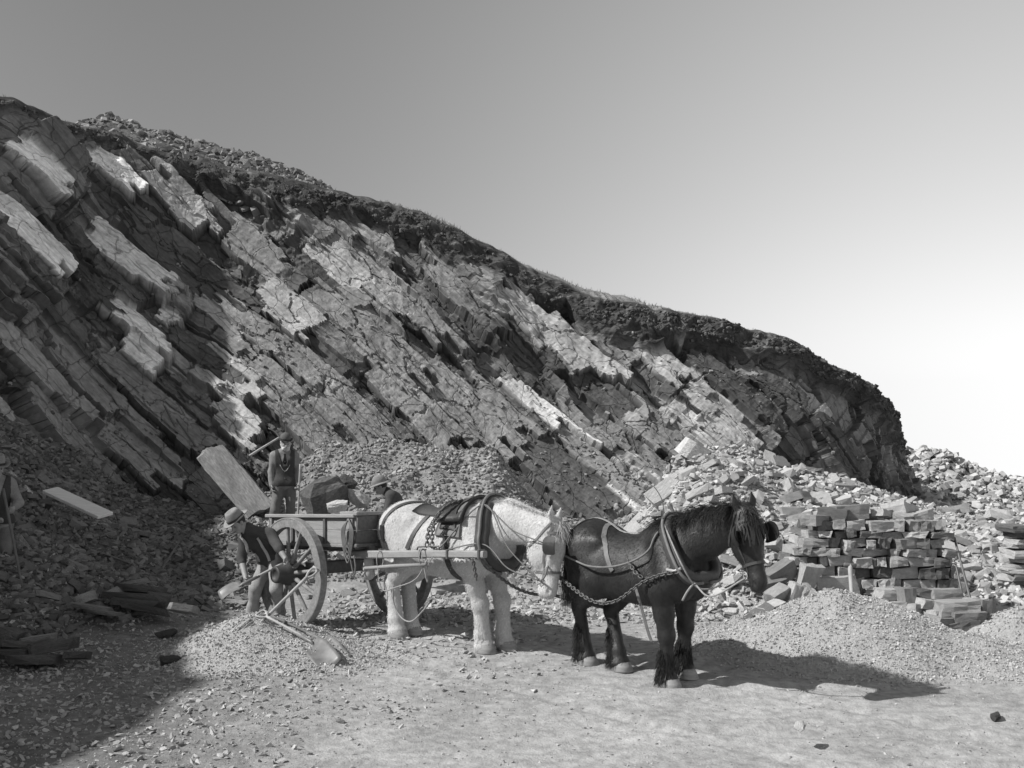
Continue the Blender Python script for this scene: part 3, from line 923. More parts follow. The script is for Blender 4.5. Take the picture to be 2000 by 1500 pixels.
# large blocks that show on that heap
for (px, py, d, L, W, T, rx, ry, rz, m) in [(1358, 884, 19.6, .62, .42, .34, .2, .5, .2, SL_PALE), (1395, 935, 19.0, 1.1, .35, .07, .1, .28, .0, SL_DARK), (1385, 915, 19.3, 1.0, .3, .07, .0, .25, .1, SL_DARK), (1420, 975, 18.4, .8, .3, .08, .1, .12, .2, SL_MID),
                                         (1600, 1030, 15.2, .75, .4, .28, .0, -.05, .1, SL_DARK), (1720, 1040, 15.4, .8, .4, .12, .3, .5, .2, SL_PALE), (1760, 1015, 15.9, .5, .3, .2, .2, .6, .5, SL_MID), (1310, 960, 19.0, .9, .5, .3, .4, -.6, .3, SL_MID), (1345, 985, 18.5, .7, .5, .3, -.3, -.5, .9, SL_MID)]:
    o = link('stone', m[rh.integers(0, len(SLABS))], None, None, P(px, py, d), (rx, ry, rz), (L, W, T)); child(o, rubble)

# 2. scree at the foot of the shaded part of the cliff
scree = tag(empty('rubble_scree', (-5.0, 15.0, gz(-5, 15))), 'slope of dark broken slate at the foot of the shaded cliff', 'scree')
n = 21000
x, y = in_view(-40, 520, 11.8, 22.6, n, rh)
q = scree_z(x, y) + .25 * fbm(x * 1.2, y * 1.2, oct=2, seed=77)
ok = (q > .06); x, y = x[ok], y[ok]; n = len(x)
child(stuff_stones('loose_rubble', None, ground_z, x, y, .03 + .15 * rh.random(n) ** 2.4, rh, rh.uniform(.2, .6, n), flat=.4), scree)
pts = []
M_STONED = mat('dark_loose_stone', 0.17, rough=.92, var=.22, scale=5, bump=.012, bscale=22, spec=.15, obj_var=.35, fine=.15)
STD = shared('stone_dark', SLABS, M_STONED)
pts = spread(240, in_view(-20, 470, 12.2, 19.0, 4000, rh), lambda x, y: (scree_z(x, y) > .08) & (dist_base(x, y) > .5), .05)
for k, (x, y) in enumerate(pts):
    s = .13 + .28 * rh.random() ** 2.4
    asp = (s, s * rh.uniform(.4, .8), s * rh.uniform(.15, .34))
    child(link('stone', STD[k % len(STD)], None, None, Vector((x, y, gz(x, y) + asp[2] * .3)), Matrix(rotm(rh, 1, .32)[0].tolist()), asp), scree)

# 3. finer mound of broken rock behind the cart
mound = tag(empty('broken_rock_mound', P(800, 960, 19.5)), 'mound of finely broken rock against the cliff behind the cart', 'rubble mound')
n = 26000
x, y = in_view(470, 1300, 15.2, 23.2, n, rh)
ok = (scree_z(x, y) > .12); x, y = x[ok], y[ok]; n = len(x)
child(stuff_stones('loose_rubble', None, ground_z, x, y, .02 + .11 * rh.random(n) ** 2.8, rh, rh.uniform(.4, 1.0, n), flat=.5, thin=(.3, .6)), mound)
for k in range(110):
    x, y = in_view(500, 1280, 15.6, 20.8, 1, rh); x, y = float(x[0]), float(y[0])
    s = .11 + .22 * rh.random() ** 2
    asp = (s, s * rh.uniform(.4, .8), s * rh.uniform(.2, .45))
    child(link('stone', ST[k % len(ST)], None, None, Vector((x, y, gz(x, y) + asp[2] * .3)), Matrix(rotm(rh, 1, .4)[0].tolist()), asp), mound)

# 4. loose stones and pebbles over the quarry floor
def soft(x, y, fx, fy, seed, amt=.5):
    """probability that thins out towards the edges of a patch, unevenly"""
    px = px_of(x, y)
    p = np.interp(px, *fx) * np.interp(y, *fy) + amt * fbm(x * .9, y * .9, oct=3, seed=seed)
    return rh.random(len(x)) < p
x1, y1 = in_view(640, 1560, 12.6, 17.5, 9500, rh); k = soft(x1, y1, ([640, 900, 1400, 1560], [.3, .8, .8, .2]), ([12.6, 13.6, 14.4, 17.5], [0, .25, 1, 1]), 401, .45); x1, y1 = x1[k], y1[k]
x2, y2 = in_view(-60, 2060, 7.4, 14.4, 26000, rh); k = soft(x2, y2, ([0, 1], [.45, .45]), ([0, 1], [1, 1]), 402, .8); x2, y2 = x2[k], y2[k]
x3, y3 = in_view(-60, 900, 7.6, 15.4, 19000, rh); k = soft(x3, y3, ([0, 420, 650, 900], [1, .9, .3, 0]), ([0, 1], [1, 1]), 403, .4); x3, y3 = x3[k], y3[k]
x4, y4 = in_view(500, 1150, 10.6, 14.8, 6000, rh); k = soft(x4, y4, ([500, 600, 900, 1150], [.2, .8, .7, 0]), ([10.6, 11.6, 12.5, 14.8], [0, .3, .8, 1]), 404, .5); x4, y4 = x4[k], y4[k]
x = np.concatenate([x1, x2, x3, x4]); y = np.concatenate([y1, y2, y3, y4])
s = np.concatenate([.025 + .15 * rh.random(len(x1)) ** 3, .009 + .04 * rh.random(len(x2)) ** 5, .014 + .09 * rh.random(len(x3)) ** 4, .02 + .10 * rh.random(len(x4)) ** 4])
o = stuff_stones('floor_pebbles', None, ground_z, x, y, s, rh, rh.uniform(.6, 1.25, len(x)), flat=.4, thin=(.3, .6), bury=.3, variants=CHIPS)
tag(o, 'loose stones and pebbles strewn over the quarry floor', 'pebbles', kind='stuff')

# 5. gravel heaps
def cone(x, y, cx, cy, rx, ry, h, seed, rot=0.0, p=1.0, lump=.05):
    c, s_ = math.cos(rot), math.sin(rot)
    u = ((x - cx) * c + (y - cy) * s_) / rx; v = (-(x - cx) * s_ + (y - cy) * c) / ry
    q = np.sqrt(u * u + v * v + .012) + .10 * fbm(x * 1.3, y * 1.3, oct=3, seed=seed)
    return h * np.clip(1.11 - q, -3, 1.1) + lump * fbm(x * 3, y * 3, oct=3, seed=seed + 3) * np.clip(1.2 - q, 0, 1)

def gravel_heap(label, parts, x0, x1, y0, y1, n, seed, loc):
    e = tag(empty('gravel_heap', loc), label, 'gravel heap')
    fn = lambda x, y: np.max(np.stack([cone(x, y, *p) for p in parts]), axis=0)
    child(heap_core('heap_core', fn, x0, x1, y0, y1, .05, M_GRAVEL, None), e)
    r = np.random.default_rng(seed)
    x = r.uniform(x0, x1, n); y = r.uniform(y0, y1, n); h = fn(x, y)
    ok = h > -.02 - .10 * r.random(n) ** 3; x, y = x[ok], y[ok]
    zf = lambda a, b: ground_z(a, b) + np.maximum(fn(a, b), 0)
    child(stuff_stones('gravel', None, zf, x, y, .016 + .034 * r.random(len(x)) ** 2.5, r, r.uniform(.7, 1.3, len(x)), flat=.6, thin=(.4, .8), bury=.25, variants=CHIPS), e)
    return fn
c = P(1645, 1165, 12.7)
GH_R = gravel_heap('broad cone of pale crushed gravel in front of the stacked blocks', [(c.x, c.y - .02, 1.55, 1.45, .62, 500), (c.x + 1.05, c.y - .40, 1.25, .95, .22, 507), (c.x - .75, c.y + .0, 1.0, .85, .28, 511)], c.x - 2.4, c.x + 2.8, c.y - 2.3, c.y + 1.3, 26000, 61, (c.x, c.y, gz(c.x, c.y)))
c2 = P(500, 1195, 12.5)
GH_L = gravel_heap('low heap of gravel in front of the near cart wheel', [(c2.x, c2.y, .9, 1.05, .36, 520), (c2.x + .55, c2.y - .40, .8, .7, .17, 523), (c2.x - .35, c2.y + .1, .6, .7, .18, 526)], c2.x - 1.8, c2.x + 2.0, c2.y - 1.8, c2.y + .95, 15000, 62, (c2.x, c2.y, gz(c2.x, c2.y)))
c3 = P(2010, 1275, 12.6)
GH_E = gravel_heap('small bank of gravel beside the upright block end of the stack', [(c3.x, c3.y + .3, .75, .9, .36, 540)], c3.x - 1.1, c3.x + 1.1, c3.y - 1.0, c3.y + 1.4, 5000, 63, (c3.x, c3.y, gz(c3.x, c3.y)))

# spoil heap on the hill, behind the crest
def spoil():
    e = tag(empty('spoil_heap', P(420, 320, 29)), 'heap of stony spoil lying on the hilltop behind the cliff edge', 'spoil heap')
    px = np.linspace(150, 660, 120)
    top = np.interp(px, [150, 175, 215, 260, 300, 330, 380, 440, 500, 560, 600, 640, 660], [262, 240, 233, 250, 262, 264, 275, 292, 305, 328, 345, 368, 384]) + 3 * fbm(px * .06, px * 0, oct=3, seed=610)
    d = 29.0
    Xs = []
    for (dd, dz) in ((-3.0, -1.9), (-1.5, -.75), (-.5, -.12), (0, 0), (1, -.1), (3, -1.2), (5, -3.5)):
        z = CAMH - (top - YH) / FPX * d + dz
        Xs.append(np.stack([(px - 1000) / FPX * d, np.full_like(px, d + dd), z], -1))
    X = np.stack(Xs, 1)
    # refine across
    v = np.linspace(0, 6, 40); i = np.minimum(v.astype(int), 5); f = v - i
    X = X[:, i] * (1 - f)[None, :, None] + X[:, i + 1] * f[None, :, None]
    X[..., 2] += .12 * fbm(X[..., 0] * 2, X[..., 1] * 2, oct=3, seed=611)
    n1, n2 = X.shape[:2]
    idx = np.arange(n1 * n2).reshape(n1, n2)
    F = np.stack([idx[:-1, :-1], idx[1:, :-1], idx[1:, 1:], idx[:-1, 1:]], -1).reshape(-1, 4)
    child(link('heap_core', mesh('spoil_core', X.reshape(-1, 3), F, True), None, M_SLABD), e)
    r = np.random.default_rng(9); n = 2600
    a = r.integers(0, n1, n); b = r.integers(0, n2 - 8, n)
    p = X[a, b] + r.normal(0, .05, (n, 3)) * [1, 1, .3]
    s = .08 + .22 * r.random(n) ** 2
    scl = np.stack([s, s * .65, s * r.uniform(.25, .5, n)], -1)
    o = link('loose_rubble', scatter_mesh('spoil_stones', SLABS, p, rotm(r, n, .4), scl, r.uniform(.35, .8, n)), None, M_STUFF); o['kind'] = 'stuff'
    child(o, e)
spoil()

# broken stone strewn over the far bank
rb_ = np.random.default_rng(44); n = 2600
x, y = in_view(1760, 2060, 27.5, 42.5, n, rb_)
_fv = np.array([v.co[:] for v in _fb.vertices])
z = np.empty(n)
for i in range(n):
    z[i] = _fv[np.argmin((_fv[:, 0] - x[i]) ** 2 + (_fv[:, 1] - y[i]) ** 2), 2] if y[i] > 34.5 else gz(x[i], y[i])
s_ = .10 + .40 * rb_.random(n) ** 2.2
o = link('bank_rubble', scatter_mesh('bank_rubble', SLABS, np.stack([x, y, z + .03], -1), rotm(rb_, n, .4), np.stack([s_, s_ * .65, s_ * rb_.uniform(.25, .5, n)], -1), rb_.uniform(.6, 1.4, n)), None, M_STUFF)
tag(o, 'pale broken stone strewn over the far bank', 'rubble', kind='stuff')

# crumbs of stone lodged in the soil band and on the ledges of the cliff
rc_ = np.random.default_rng(58)
_gn = np.cross(np.gradient(CX, axis=0), np.gradient(CX, axis=1)); _gn /= np.linalg.norm(_gn, axis=2, keepdims=True) + 1e-9
_nc, _nr = CX.shape[:2]
_ctone = cd_['tone'].reshape(_nc, -1)
def cliff_bits(name, n, lo, hi, size, tone, label, ledge=None):
    i = rc_.integers(2, _nc - 2, n); j = (rc_.uniform(lo, hi, n) * (_nr - 1)).astype(int)
    tn_ = _ctone[i, j]
    k = (tn_ < .62) if ledge is None else (_gn[i, j, 2] > ledge) & (tn_ < 1.7)
    i, j = i[k], j[k]
    p = CX[i, j] + _gn[i, j] * .01; m = len(p)
    s_ = size[0] + size[1] * rc_.random(m) ** 3
    me = scatter_mesh(name, SLABS, p, rotm(rc_, m, .7), np.stack([s_, s_ * .65, s_ * rc_.uniform(.3, .6, m)], -1), rc_.uniform(tone[0], tone[1], m))
    tag(link(name, me, None, M_STUFF), label, 'rubble', kind='stuff')
cliff_bits('soil_stones', 7000, .90, .985, (.02, .11), (.12, .42), 'dark crumbling stones in the soil along the cliff top')
cliff_bits('ledge_rubble', 22000, .05, .9, (.015, .10), (.30, .8), 'small rubble lodged on ledges of the quarry face', ledge=.62)
# ------------------------------------------------------------------ implicit surfaces for bodies
class Sdf:
    def __init__(s): s.p = []
    def rc(s, a, b, r1, r2=None, k=.05, sq=None, sub=False):
        """round cone; sq = (axis, factor) flattens the section along axis"""
        a, b = np.array(a[:], float), np.array(b[:], float)
        r2 = r1 if r2 is None else r2
        q = None
        if sq is not None:
            w = np.array(sq[0][:], float); w /= np.linalg.norm(w); q = (w, sq[1])
        s.p.append(('rc', a, b, r1, r2, q, k, sub)); return s
    def el(s, c, rad, M=None, k=.05, sub=False):
        """ellipsoid; rows of M are its axes"""
        M = np.eye(3) if M is None else np.array([list(v) for v in M], float)
        s.p.append(('el', np.array(c[:], float), np.array(rad, float), M, None, None, k, sub)); return s
    def _prim(s, q, Pt):
        if q[0] == 'rc':
            _, a, b, r1, r2, sq, k, sub = q
            ba = b - a; L2 = ba @ ba + 1e-12
            pa = Pt - a
            t = np.clip(pa @ ba / L2, 0, 1)
            e = pa - t[..., None] * ba
            if sq is not None:
                w, f = sq
                e = e + w * ((e @ w) * (1 / f - 1))[..., None]
            return np.sqrt((e * e).sum(-1)) - (r1 + (r2 - r1) * t)
        _, c, rad, M, _, _, k, sub = q
        l = (Pt - c) @ M.T / rad
        n = np.sqrt((l * l).sum(-1)) + 1e-9
        g = np.sqrt(((l / rad) ** 2).sum(-1)) + 1e-9
        return n * (n - 1) / g
    def _comb(s, D, d, k, sub):
        if sub:
            h = np.clip(.5 - .5 * (D + d) / k, 0, 1)
            return D * (1 - h) + (-d) * h + k * h * (1 - h)
        h = np.clip(.5 + .5 * (D - d) / k, 0, 1)
        return D * (1 - h) + d * h - k * h * (1 - h)
    def ev(s, Pt):
        Pt = np.atleast_2d(np.asarray(Pt, float)); D = np.full(Pt.shape[:-1], 5.0)
        for q in s.p: D = s._comb(D, s._prim(q, Pt), q[6], q[7])
        return D
    def bounds(s):
        lo = np.full(3, 1e9); hi = -lo
        for q in s.p:
            if q[7]: continue
            l, h = s._box(q); lo = np.minimum(lo, l); hi = np.maximum(hi, h)
        return lo, hi
    def _box(s, q):
        if q[0] == 'rc':
            r = max(q[3], q[4]) * (max(1, q[5][1]) if q[5] else 1)
            return np.minimum(q[1], q[2]) - r, np.maximum(q[1], q[2]) + r
        r = q[2].max(); return q[1] - r, q[1] + r
    def mesh(s, name, vox, noise=None, off=0.0, cut=None):
        lo, hi = s.bounds(); lo -= 3 * vox + off + .02; hi += 3 * vox + off + .02
        n = np.ceil((hi - lo) / vox).astype(int) + 1
        ax = [lo[k] + vox * np.arange(n[k]) for k in range(3)]
        D = np.full(tuple(n), 5.0, dtype=np.float32)
        for q in s.p:
            l, h = s._box(q); mg = q[6] + .06 + off
            sl = []
            for k in range(3):
                a = max(0, int((l[k] - mg - lo[k]) / vox)); b = min(n[k], int((h[k] + mg - lo[k]) / vox) + 2)
                sl.append(slice(a, b))
            G = np.stack(np.meshgrid(ax[0][sl[0]], ax[1][sl[1]], ax[2][sl[2]], indexing='ij'), -1)
            D[tuple(sl)] = s._comb(D[tuple(sl)], s._prim(q, G), q[6], q[7])
        D -= off
        if noise is not None or cut is not None:
            G = np.stack(np.meshgrid(*ax, indexing='ij'), -1)
            near = np.abs(D) < .08
            pts = G[near]
            if noise is not None: D[near] += noise(pts).astype(np.float32)
            if cut is not None:
                near = D < .05
                D[near] = np.maximum(D[near], cut(G[near]).astype(np.float32))
        return surface_nets(name, D, lo, vox)

def surface_nets(name, D, lo, h):
    c = {}
    n = D.shape
    cor = [(i, j, k) for i in (0, 1) for j in (0, 1) for k in (0, 1)]
    neg = D < 0
    cnt = np.zeros((n[0] - 1, n[1] - 1, n[2] - 1), np.int8)
    for (i, j, k) in cor: cnt += neg[i:n[0] - 1 + i, j:n[1] - 1 + j, k:n[2] - 1 + k]
    act = (cnt > 0) & (cnt < 8)
    ids = np.full(act.shape, -1, np.int64)
    I = np.argwhere(act); ids[act] = np.arange(len(I))
    acc = np.zeros((len(I), 3)); num = np.zeros(len(I))
    val = {q: D[I[:, 0] + q[0], I[:, 1] + q[1], I[:, 2] + q[2]] for q in cor}
    for a in cor:
        for axn in range(3):
            if a[axn]: continue
            b = list(a); b[axn] = 1; b = tuple(b)
            d0, d1 = val[a], val[b]
            m = (d0 < 0) != (d1 < 0)
            t = np.where(m, d0 / np.where(m, d0 - d1, 1), 0)
            pnt = np.repeat(np.array(a, float)[None], len(I), 0); pnt[:, axn] += t
            acc[m] += pnt[m]; num[m] += 1
    V = lo + h * (I + acc / np.maximum(num, 1)[:, None])
    Fs = []
    for axn in range(3):
        o1, o2 = [(1, 2), (2, 0), (0, 1)][axn]
        s0 = [slice(1, -1)] * 3; s1 = [slice(1, -1)] * 3
        s0[axn] = slice(0, n[axn] - 1); s1[axn] = slice(1, n[axn])
        A, B = neg[tuple(s0)], neg[tuple(s1)]
        E = np.argwhere(A != B)
        if len(E) == 0: continue
        flip = A[E[:, 0], E[:, 1], E[:, 2]]
        base = E.copy(); base[:, o1] += 1; base[:, o2] += 1
        def cell(d1, d2):
            q = base.copy(); q[:, o1] += d1; q[:, o2] += d2
            return ids[q[:, 0], q[:, 1], q[:, 2]]
        q = np.stack([cell(-1, -1), cell(0, -1), cell(0, 0), cell(-1, 0)], -1)
        q = np.where(flip[:, None], q, q[:, ::-1])
        Fs.append(q)
    F = np.concatenate(Fs)
    F = F[(F >= 0).all(1)]
    me = mesh(name, V, F, True)
    return me

def grad(sdf, p, e=.004):
    p = np.atleast_2d(p); g = np.zeros_like(p)
    for k in range(3):
        d = np.zeros(3); d[k] = e
        g[:, k] = sdf.ev(p + d) - sdf.ev(p - d)
    return g / (np.linalg.norm(g, axis=1, keepdims=True) + 1e-9)

def proj(sdf, pts, off=.006, it=8):
    p = np.array([list(q) for q in pts], float)
    for _ in range(it):
        d = sdf.ev(p); p = p - grad(sdf, p) * ((d - off) * .8)[:, None]
    return p, grad(sdf, p)

def strap(mb, sdf, pts, w, t=.008, off=.007, n=8):
    q = spline(pts, n)
    p, g = proj(sdf, q, off)
    mb.ribbon([Vector(v) for v in p], [Vector(v) for v in g], w, t)
    return mb

def ring(sdf, c, e1, e2, angs, off=.01, rmax=.7, rmin=.02):
    """outermost surface points around c in the plane e1,e2"""
    c = np.array(c[:], float); e1 = np.array(e1[:], float); e2 = np.array(e2[:], float)
    out = []
    rr = np.linspace(rmin, rmax, 140)
    for a in angs:
        u = e1 * math.cos(a) + e2 * math.sin(a)
        d = sdf.ev(c + rr[:, None] * u)
        # first exit from the body going outward from c
        ii = np.where(d > 0)[0]
        r = rr[ii[0]] if len(ii) else rmax
        out.append(c + u * (r + off))
    return np.array(out)

def hair(name, roots, dirs, lens, r, m, parent, width=.006, droop=.5, seg=5, curl=.15, tone=(.7, 1.3), keep=None):
    """tapering locks of hair as thin three-sided strands"""
    roots = np.asarray(roots, float); dirs = np.asarray(dirs, float); n = len(roots)
    V = np.zeros((n, seg + 1, 3, 3)); p = roots.copy(); d = dirs / np.linalg.norm(dirs, axis=1, keepdims=True)
    wob = r.normal(0, curl, (n, 3))
    for k in range(seg + 1):
        f = k / seg
        side = np.cross(d, np.array([.3, .5, .8])); side /= np.linalg.norm(side, axis=1, keepdims=True) + 1e-9
        up = np.cross(side, d)
        w = width * (1 - f * .9) * (0.8 + .4 * r.random((n, 1)))
        V[:, k, 0] = p + side * w; V[:, k, 1] = p - side * w * .5 + up * w * .8; V[:, k, 2] = p - side * w * .5 - up * w * .8
        p = p + d * (lens / seg)[:, None]
        d = d + np.array([0, 0, -droop / seg * 2]) + wob / seg + r.normal(0, curl * .3, (n, 3))
        if keep is not None: d = d + keep(p) 
        d /= np.linalg.norm(d, axis=1, keepdims=True)
    nv = (seg + 1) * 3
    F = []
    for k in range(seg):
        for j in range(3):
            F.append((k * 3 + j, k * 3 + (j + 1) % 3, (k + 1) * 3 + (j + 1) % 3, (k + 1) * 3 + j))
    F = np.array(F)
    FF = (F[None] + (np.arange(n) * nv)[:, None, None]).reshape(-1, 4)
    me = mesh(name, V.reshape(-1, 3), FF, True)
    set_attr(me, 'tone', np.repeat(r.uniform(tone[0], tone[1], n), nv))
    o = link(name, me, parent, m)
    return o
# ------------------------------------------------------------------ horses
M_IRON = mat('iron', 0.10, rough=.5, var=.3, scale=12, spec=.5)
M_STEEL = mat('worn_steel', 0.35, rough=.4, var=.25, scale=12, spec=.6)
M_LEATHER = mat('leather', 0.06, rough=.55, var=.3, scale=9, bump=.004, bscale=40, spec=.4)
M_LEATHERL = mat('pale_leather', 0.15, rough=.6, var=.3, scale=9, bump=.004, bscale=40, spec=.35)
M_LEATHERD = mat('black_leather', 0.03, rough=.5, var=.3, scale=9, bump=.004, bscale=40, spec=.4)
M_ROPE = mat('rope', 0.30, rough=.9, var=.25, scale=40, bump=.006, bscale=120)
M_CANVAS = mat('canvas', 0.38, rough=.95, var=.2, scale=14, bump=.004, bscale=80)
M_HOOF = mat('hoof_horn', 0.26, rough=.7, var=.3, scale=10, stretch=(1, 1, 4))
M_EYE = mat('eye', 0.01, rough=.12, var=0, spec=.7)

def horse_geo(pose, sc):
    """continuous body of a draught horse; local x forward, y left, z up"""
    s = Sdf()
    v = lambda *a: np.array(a, float) * sc
    Y = (0, 1, 0); sw = pose.get('sway', 0.0); lw = pose.get('legs', 1.0)
    s.rc(v(-.40, 0, 1.135 - sw * .5), v(.32, 0, 1.10 - sw * .3), (.355 - sw * .4) * sc, (.345 - sw * .3) * sc, .05, (Y, .92))
    s.rc(v(-.25, 0, 1.07), v(.15, 0, 1.04), .31 * sc, .31 * sc, .08, (Y, .98))
    s.rc(v(-.58, 0, 1.36), v(-.15, 0, 1.33 - sw), .185 * sc, (.14 - sw * .5) * sc, .10, (Y, 1.15)); s.rc(v(-.15, 0, 1.33 - sw), v(.28, 0, 1.335), (.14 - sw * .5) * sc, .15 * sc, .10, (Y, 1.1))
    s.el(v(-.57, 0, 1.26), np.array([.37, .31, .315]) * sc, k=.08)
    s.rc(v(.26, 0, 1.38), v(.56, 0, 1.41), .15 * sc, .17 * sc, .12, (Y, .62))
    s.el(v(.57, 0, 1.10), np.array([.25, .24, .29]) * sc, k=.10)
    s.el(v(.67, .11, 1.00), np.array([.13, .12, .19]) * sc, k=.06); s.el(v(.67, -.11, 1.00), np.array([.13, .12, .19]) * sc, k=.06)
    for sd in (1, -1): s.el(v(-.36, sd * .225, 1.36), np.array([.07, .06, .06]) * sc, k=.09)
    joints = {}
    for sd, nm in ((1, 'l'), (-1, 'r')):
        # shoulder and foreleg
        s.rc(v(.47, sd * .12, 1.40), v(.66, sd * .175, 1.06), .15 * sc, .155 * sc, .09)
        s.rc(v(.64, sd * .18, 1.06), v(.47, sd * .195, .93), .145 * sc, .13 * sc, .07)
        hoof = np.array(pose['f' + nm], float)
        elbow = v(.49, sd * .19, .95)
        fet = hoof + v(-.035, 0, .19)
        knee = np.array([hoof[0] * .75 + elbow[0] * .25 - .01, hoof[1] * .7 + elbow[1] * .3, hoof[2] + .525 * sc]) + np.array(pose.get('kn' + nm, (0, 0, 0)))
        s.rc(elbow, (elbow * .45 + knee * .55), .135 * sc, .10 * sc, .06, (Y, .9))
        s.rc((elbow * .5 + knee * .5), knee, .098 * sc, .08 * sc, .05)
        s.el(knee + v(.008, 0, 0), np.array([.086, .08, .10]) * sc * (1 + (lw - 1) * .5), k=.03)
        s.rc(knee, fet, .068 * sc * lw, .066 * sc * lw, .03, (Y, .85))
        s.el(fet + v(-.01, 0, 0), np.array([.072, .066, .075]) * sc * lw, k=.03)
        s.rc(fet, hoof + v(.005, 0, .08), .06 * sc, .085 * sc, .03)
        s.rc(fet + v(-.02, 0, -.03), hoof + v(-.035, 0, .08), .06 * sc, .10 * sc, .03)   # root of the feather
        joints['f' + nm] = (hoof, fet, knee, elbow)
        # hindquarter
        hoof = np.array(pose['h' + nm], float)
        fet = hoof + v(-.035, 0, .20)
        hock = np.array([hoof[0] * .8 + -.62 * sc * .2 - .10 * sc, hoof[1] * .75 + sd * .17 * sc * .25, hoof[2] + .60 * sc])
        stif = np.array([-.36 * sc + .35 * (hoof[0] + .62 * sc), sd * .185 * sc, .95 * sc])
        s.rc(v(-.58, sd * .13, 1.27), stif + v(-.04, 0, .03), .235 * sc, .165 * sc, .10)
        s.rc(v(-.77, sd * .12, 1.26), (hock * .45 + v(-.72, sd * .14, 1.0) * .55), .135 * sc, .105 * sc, .09)
        s.rc(stif + v(-.02, 0, -.02), hock * .6 + stif * .4 + v(-.02, 0, 0), .155 * sc, .105 * sc, .08, (Y, .85))
        s.rc(hock * .5 + stif * .5 + v(-.03, 0, 0), hock, .105 * sc, .07 * sc, .06, (Y, .8))
        s.el(hock + v(-.012, 0, .015), np.array([.088, .066, .10]) * sc, k=.03)
        s.rc(hock + v(-.06, 0, .06), hock + v(-.03, 0, -.05), .034 * sc, .03 * sc, .04)
        s.rc(hock, fet, .070 * sc * lw, .066 * sc * lw, .03, (Y, .82))
        s.el(fet + v(-.01, 0, 0), np.array([.074, .068, .078]) * sc * lw, k=.03)
        s.rc(fet, hoof + v(.005, 0, .08), .06 * sc, .088 * sc, .03)
        s.rc(fet + v(-.02, 0, -.03), hoof + v(-.035, 0, .08), .06 * sc, .10 * sc, .03)
        joints['h' + nm] = (hoof, fet, hock, stif)
    # dock of the tail
    s.rc(v(-.84, 0, 1.42), v(-.95, 0, 1.25), .06 * sc, .045 * sc, .05)
    # neck
    poll = np.array(pose['poll'], float); nd = np.array(pose['hdir'], float); nd /= np.linalg.norm(nd)
    dor = np.array(pose['dorsal'], float); dor -= nd * (dor @ nd); dor /= np.linalg.norm(dor)
    lat = np.cross(nd, dor); lat /= np.linalg.norm(lat)
    nb = v(.48, 0, 1.27); thr = poll - dor * .10 * sc + nd * .06 * sc
    side = np.cross(poll - nb, (0, 0, 1)); side /= np.linalg.norm(side)
    m1 = nb + (thr - nb) * .5 + np.array(pose.get('arch', (0, 0, .03)))
    s.rc(nb, m1, .275 * sc, .215 * sc, .10, (side, .66))
    s.rc(m1, thr, .215 * sc, .155 * sc, .08, (side, .62))
    up = np.cross(side, (poll - nb)); up /= np.linalg.norm(up); up = up if up[2] > 0 else -up
    s.rc(v(.42, 0, 1.44), m1 + up * .13 * sc, .10 * sc, .085 * sc, .10, (side, .7))
    s.rc(m1 + up * .13 * sc, poll + up * .01 * sc, .085 * sc, .075 * sc, .08, (side, .75))
    crest = [v(.40, 0, 1.55), (v(.42, 0, 1.44) + m1 + up * .13 * sc) / 2 + up * .10 * sc, m1 + up * .215 * sc, (m1 + up * .13 * sc + poll) / 2 + up * .085 * sc, poll + up * .075 * sc + dor * .02]
    # head: a = along the face, b = towards the forehead side, c = sideways
    hs = pose.get('head', 1.12); sb = sc; sc = sc * hs
    H = lambda a, b, c: poll + (nd * a + dor * b + lat * c) * sc
    Lt = tuple(lat)
    s.rc(H(.03, -.02, 0), H(.22, .0, 0), .118 * sc, .122 * sc, .05, (Lt, .82))
    s.rc(H(.20, .005, 0), H(.52, .0, 0), .112 * sc, .074 * sc, .05, (Lt, .76))
    for sd in (1, -1):
        s.el(H(.22, -.105, sd * .050), np.array([.155, .115, .052]) * sc, (nd, dor, lat), k=.05)
        s.el(H(.185, .055, sd * .085), np.array([.05, .035, .03]) * sc, (nd, dor, lat), k=.03)
        s.rc(H(.30, .025, sd * .062), H(.42, -.012, sd * .05), .022 * sc, .016 * sc, .04)
    s.rc(H(.26, -.14, 0), H(.53, -.085, 0), .065 * sc, .042 * sc, .05)
    s.el(H(.565, -.012, 0), np.array([.095, .082, .070]) * sc, (nd, dor, lat), k=.04)
    s.el(H(.595, -.065, 0), np.array([.05, .04, .048]) * sc, (nd, dor, lat), k=.03)
    for sd in (1, -1):
        s.el(H(.585, .022, sd * .062), np.array([.036, .016, .018]) * sc, (nd, dor, lat), k=.012, sub=True)
        tip = H(-.175, .03, sd * .085) + np.array(pose.get('ear', (0, 0, 0)))
        s.rc(H(-.04, .02, sd * .062), H(-.10, .02, sd * .082), .034 * sc, .036 * sc, .03, (tuple(dor), .55))
        s.rc(H(-.10, .02, sd * .082), tip, .036 * sc, .008 * sc, .02, (tuple(dor), .55))
    fr = dict(poll=poll, nd=nd, dor=dor, lat=lat, H=H, crest=crest, up=up, joints=joints, side=side, nb=nb, m1=m1, sc=sb)
    return s, fr

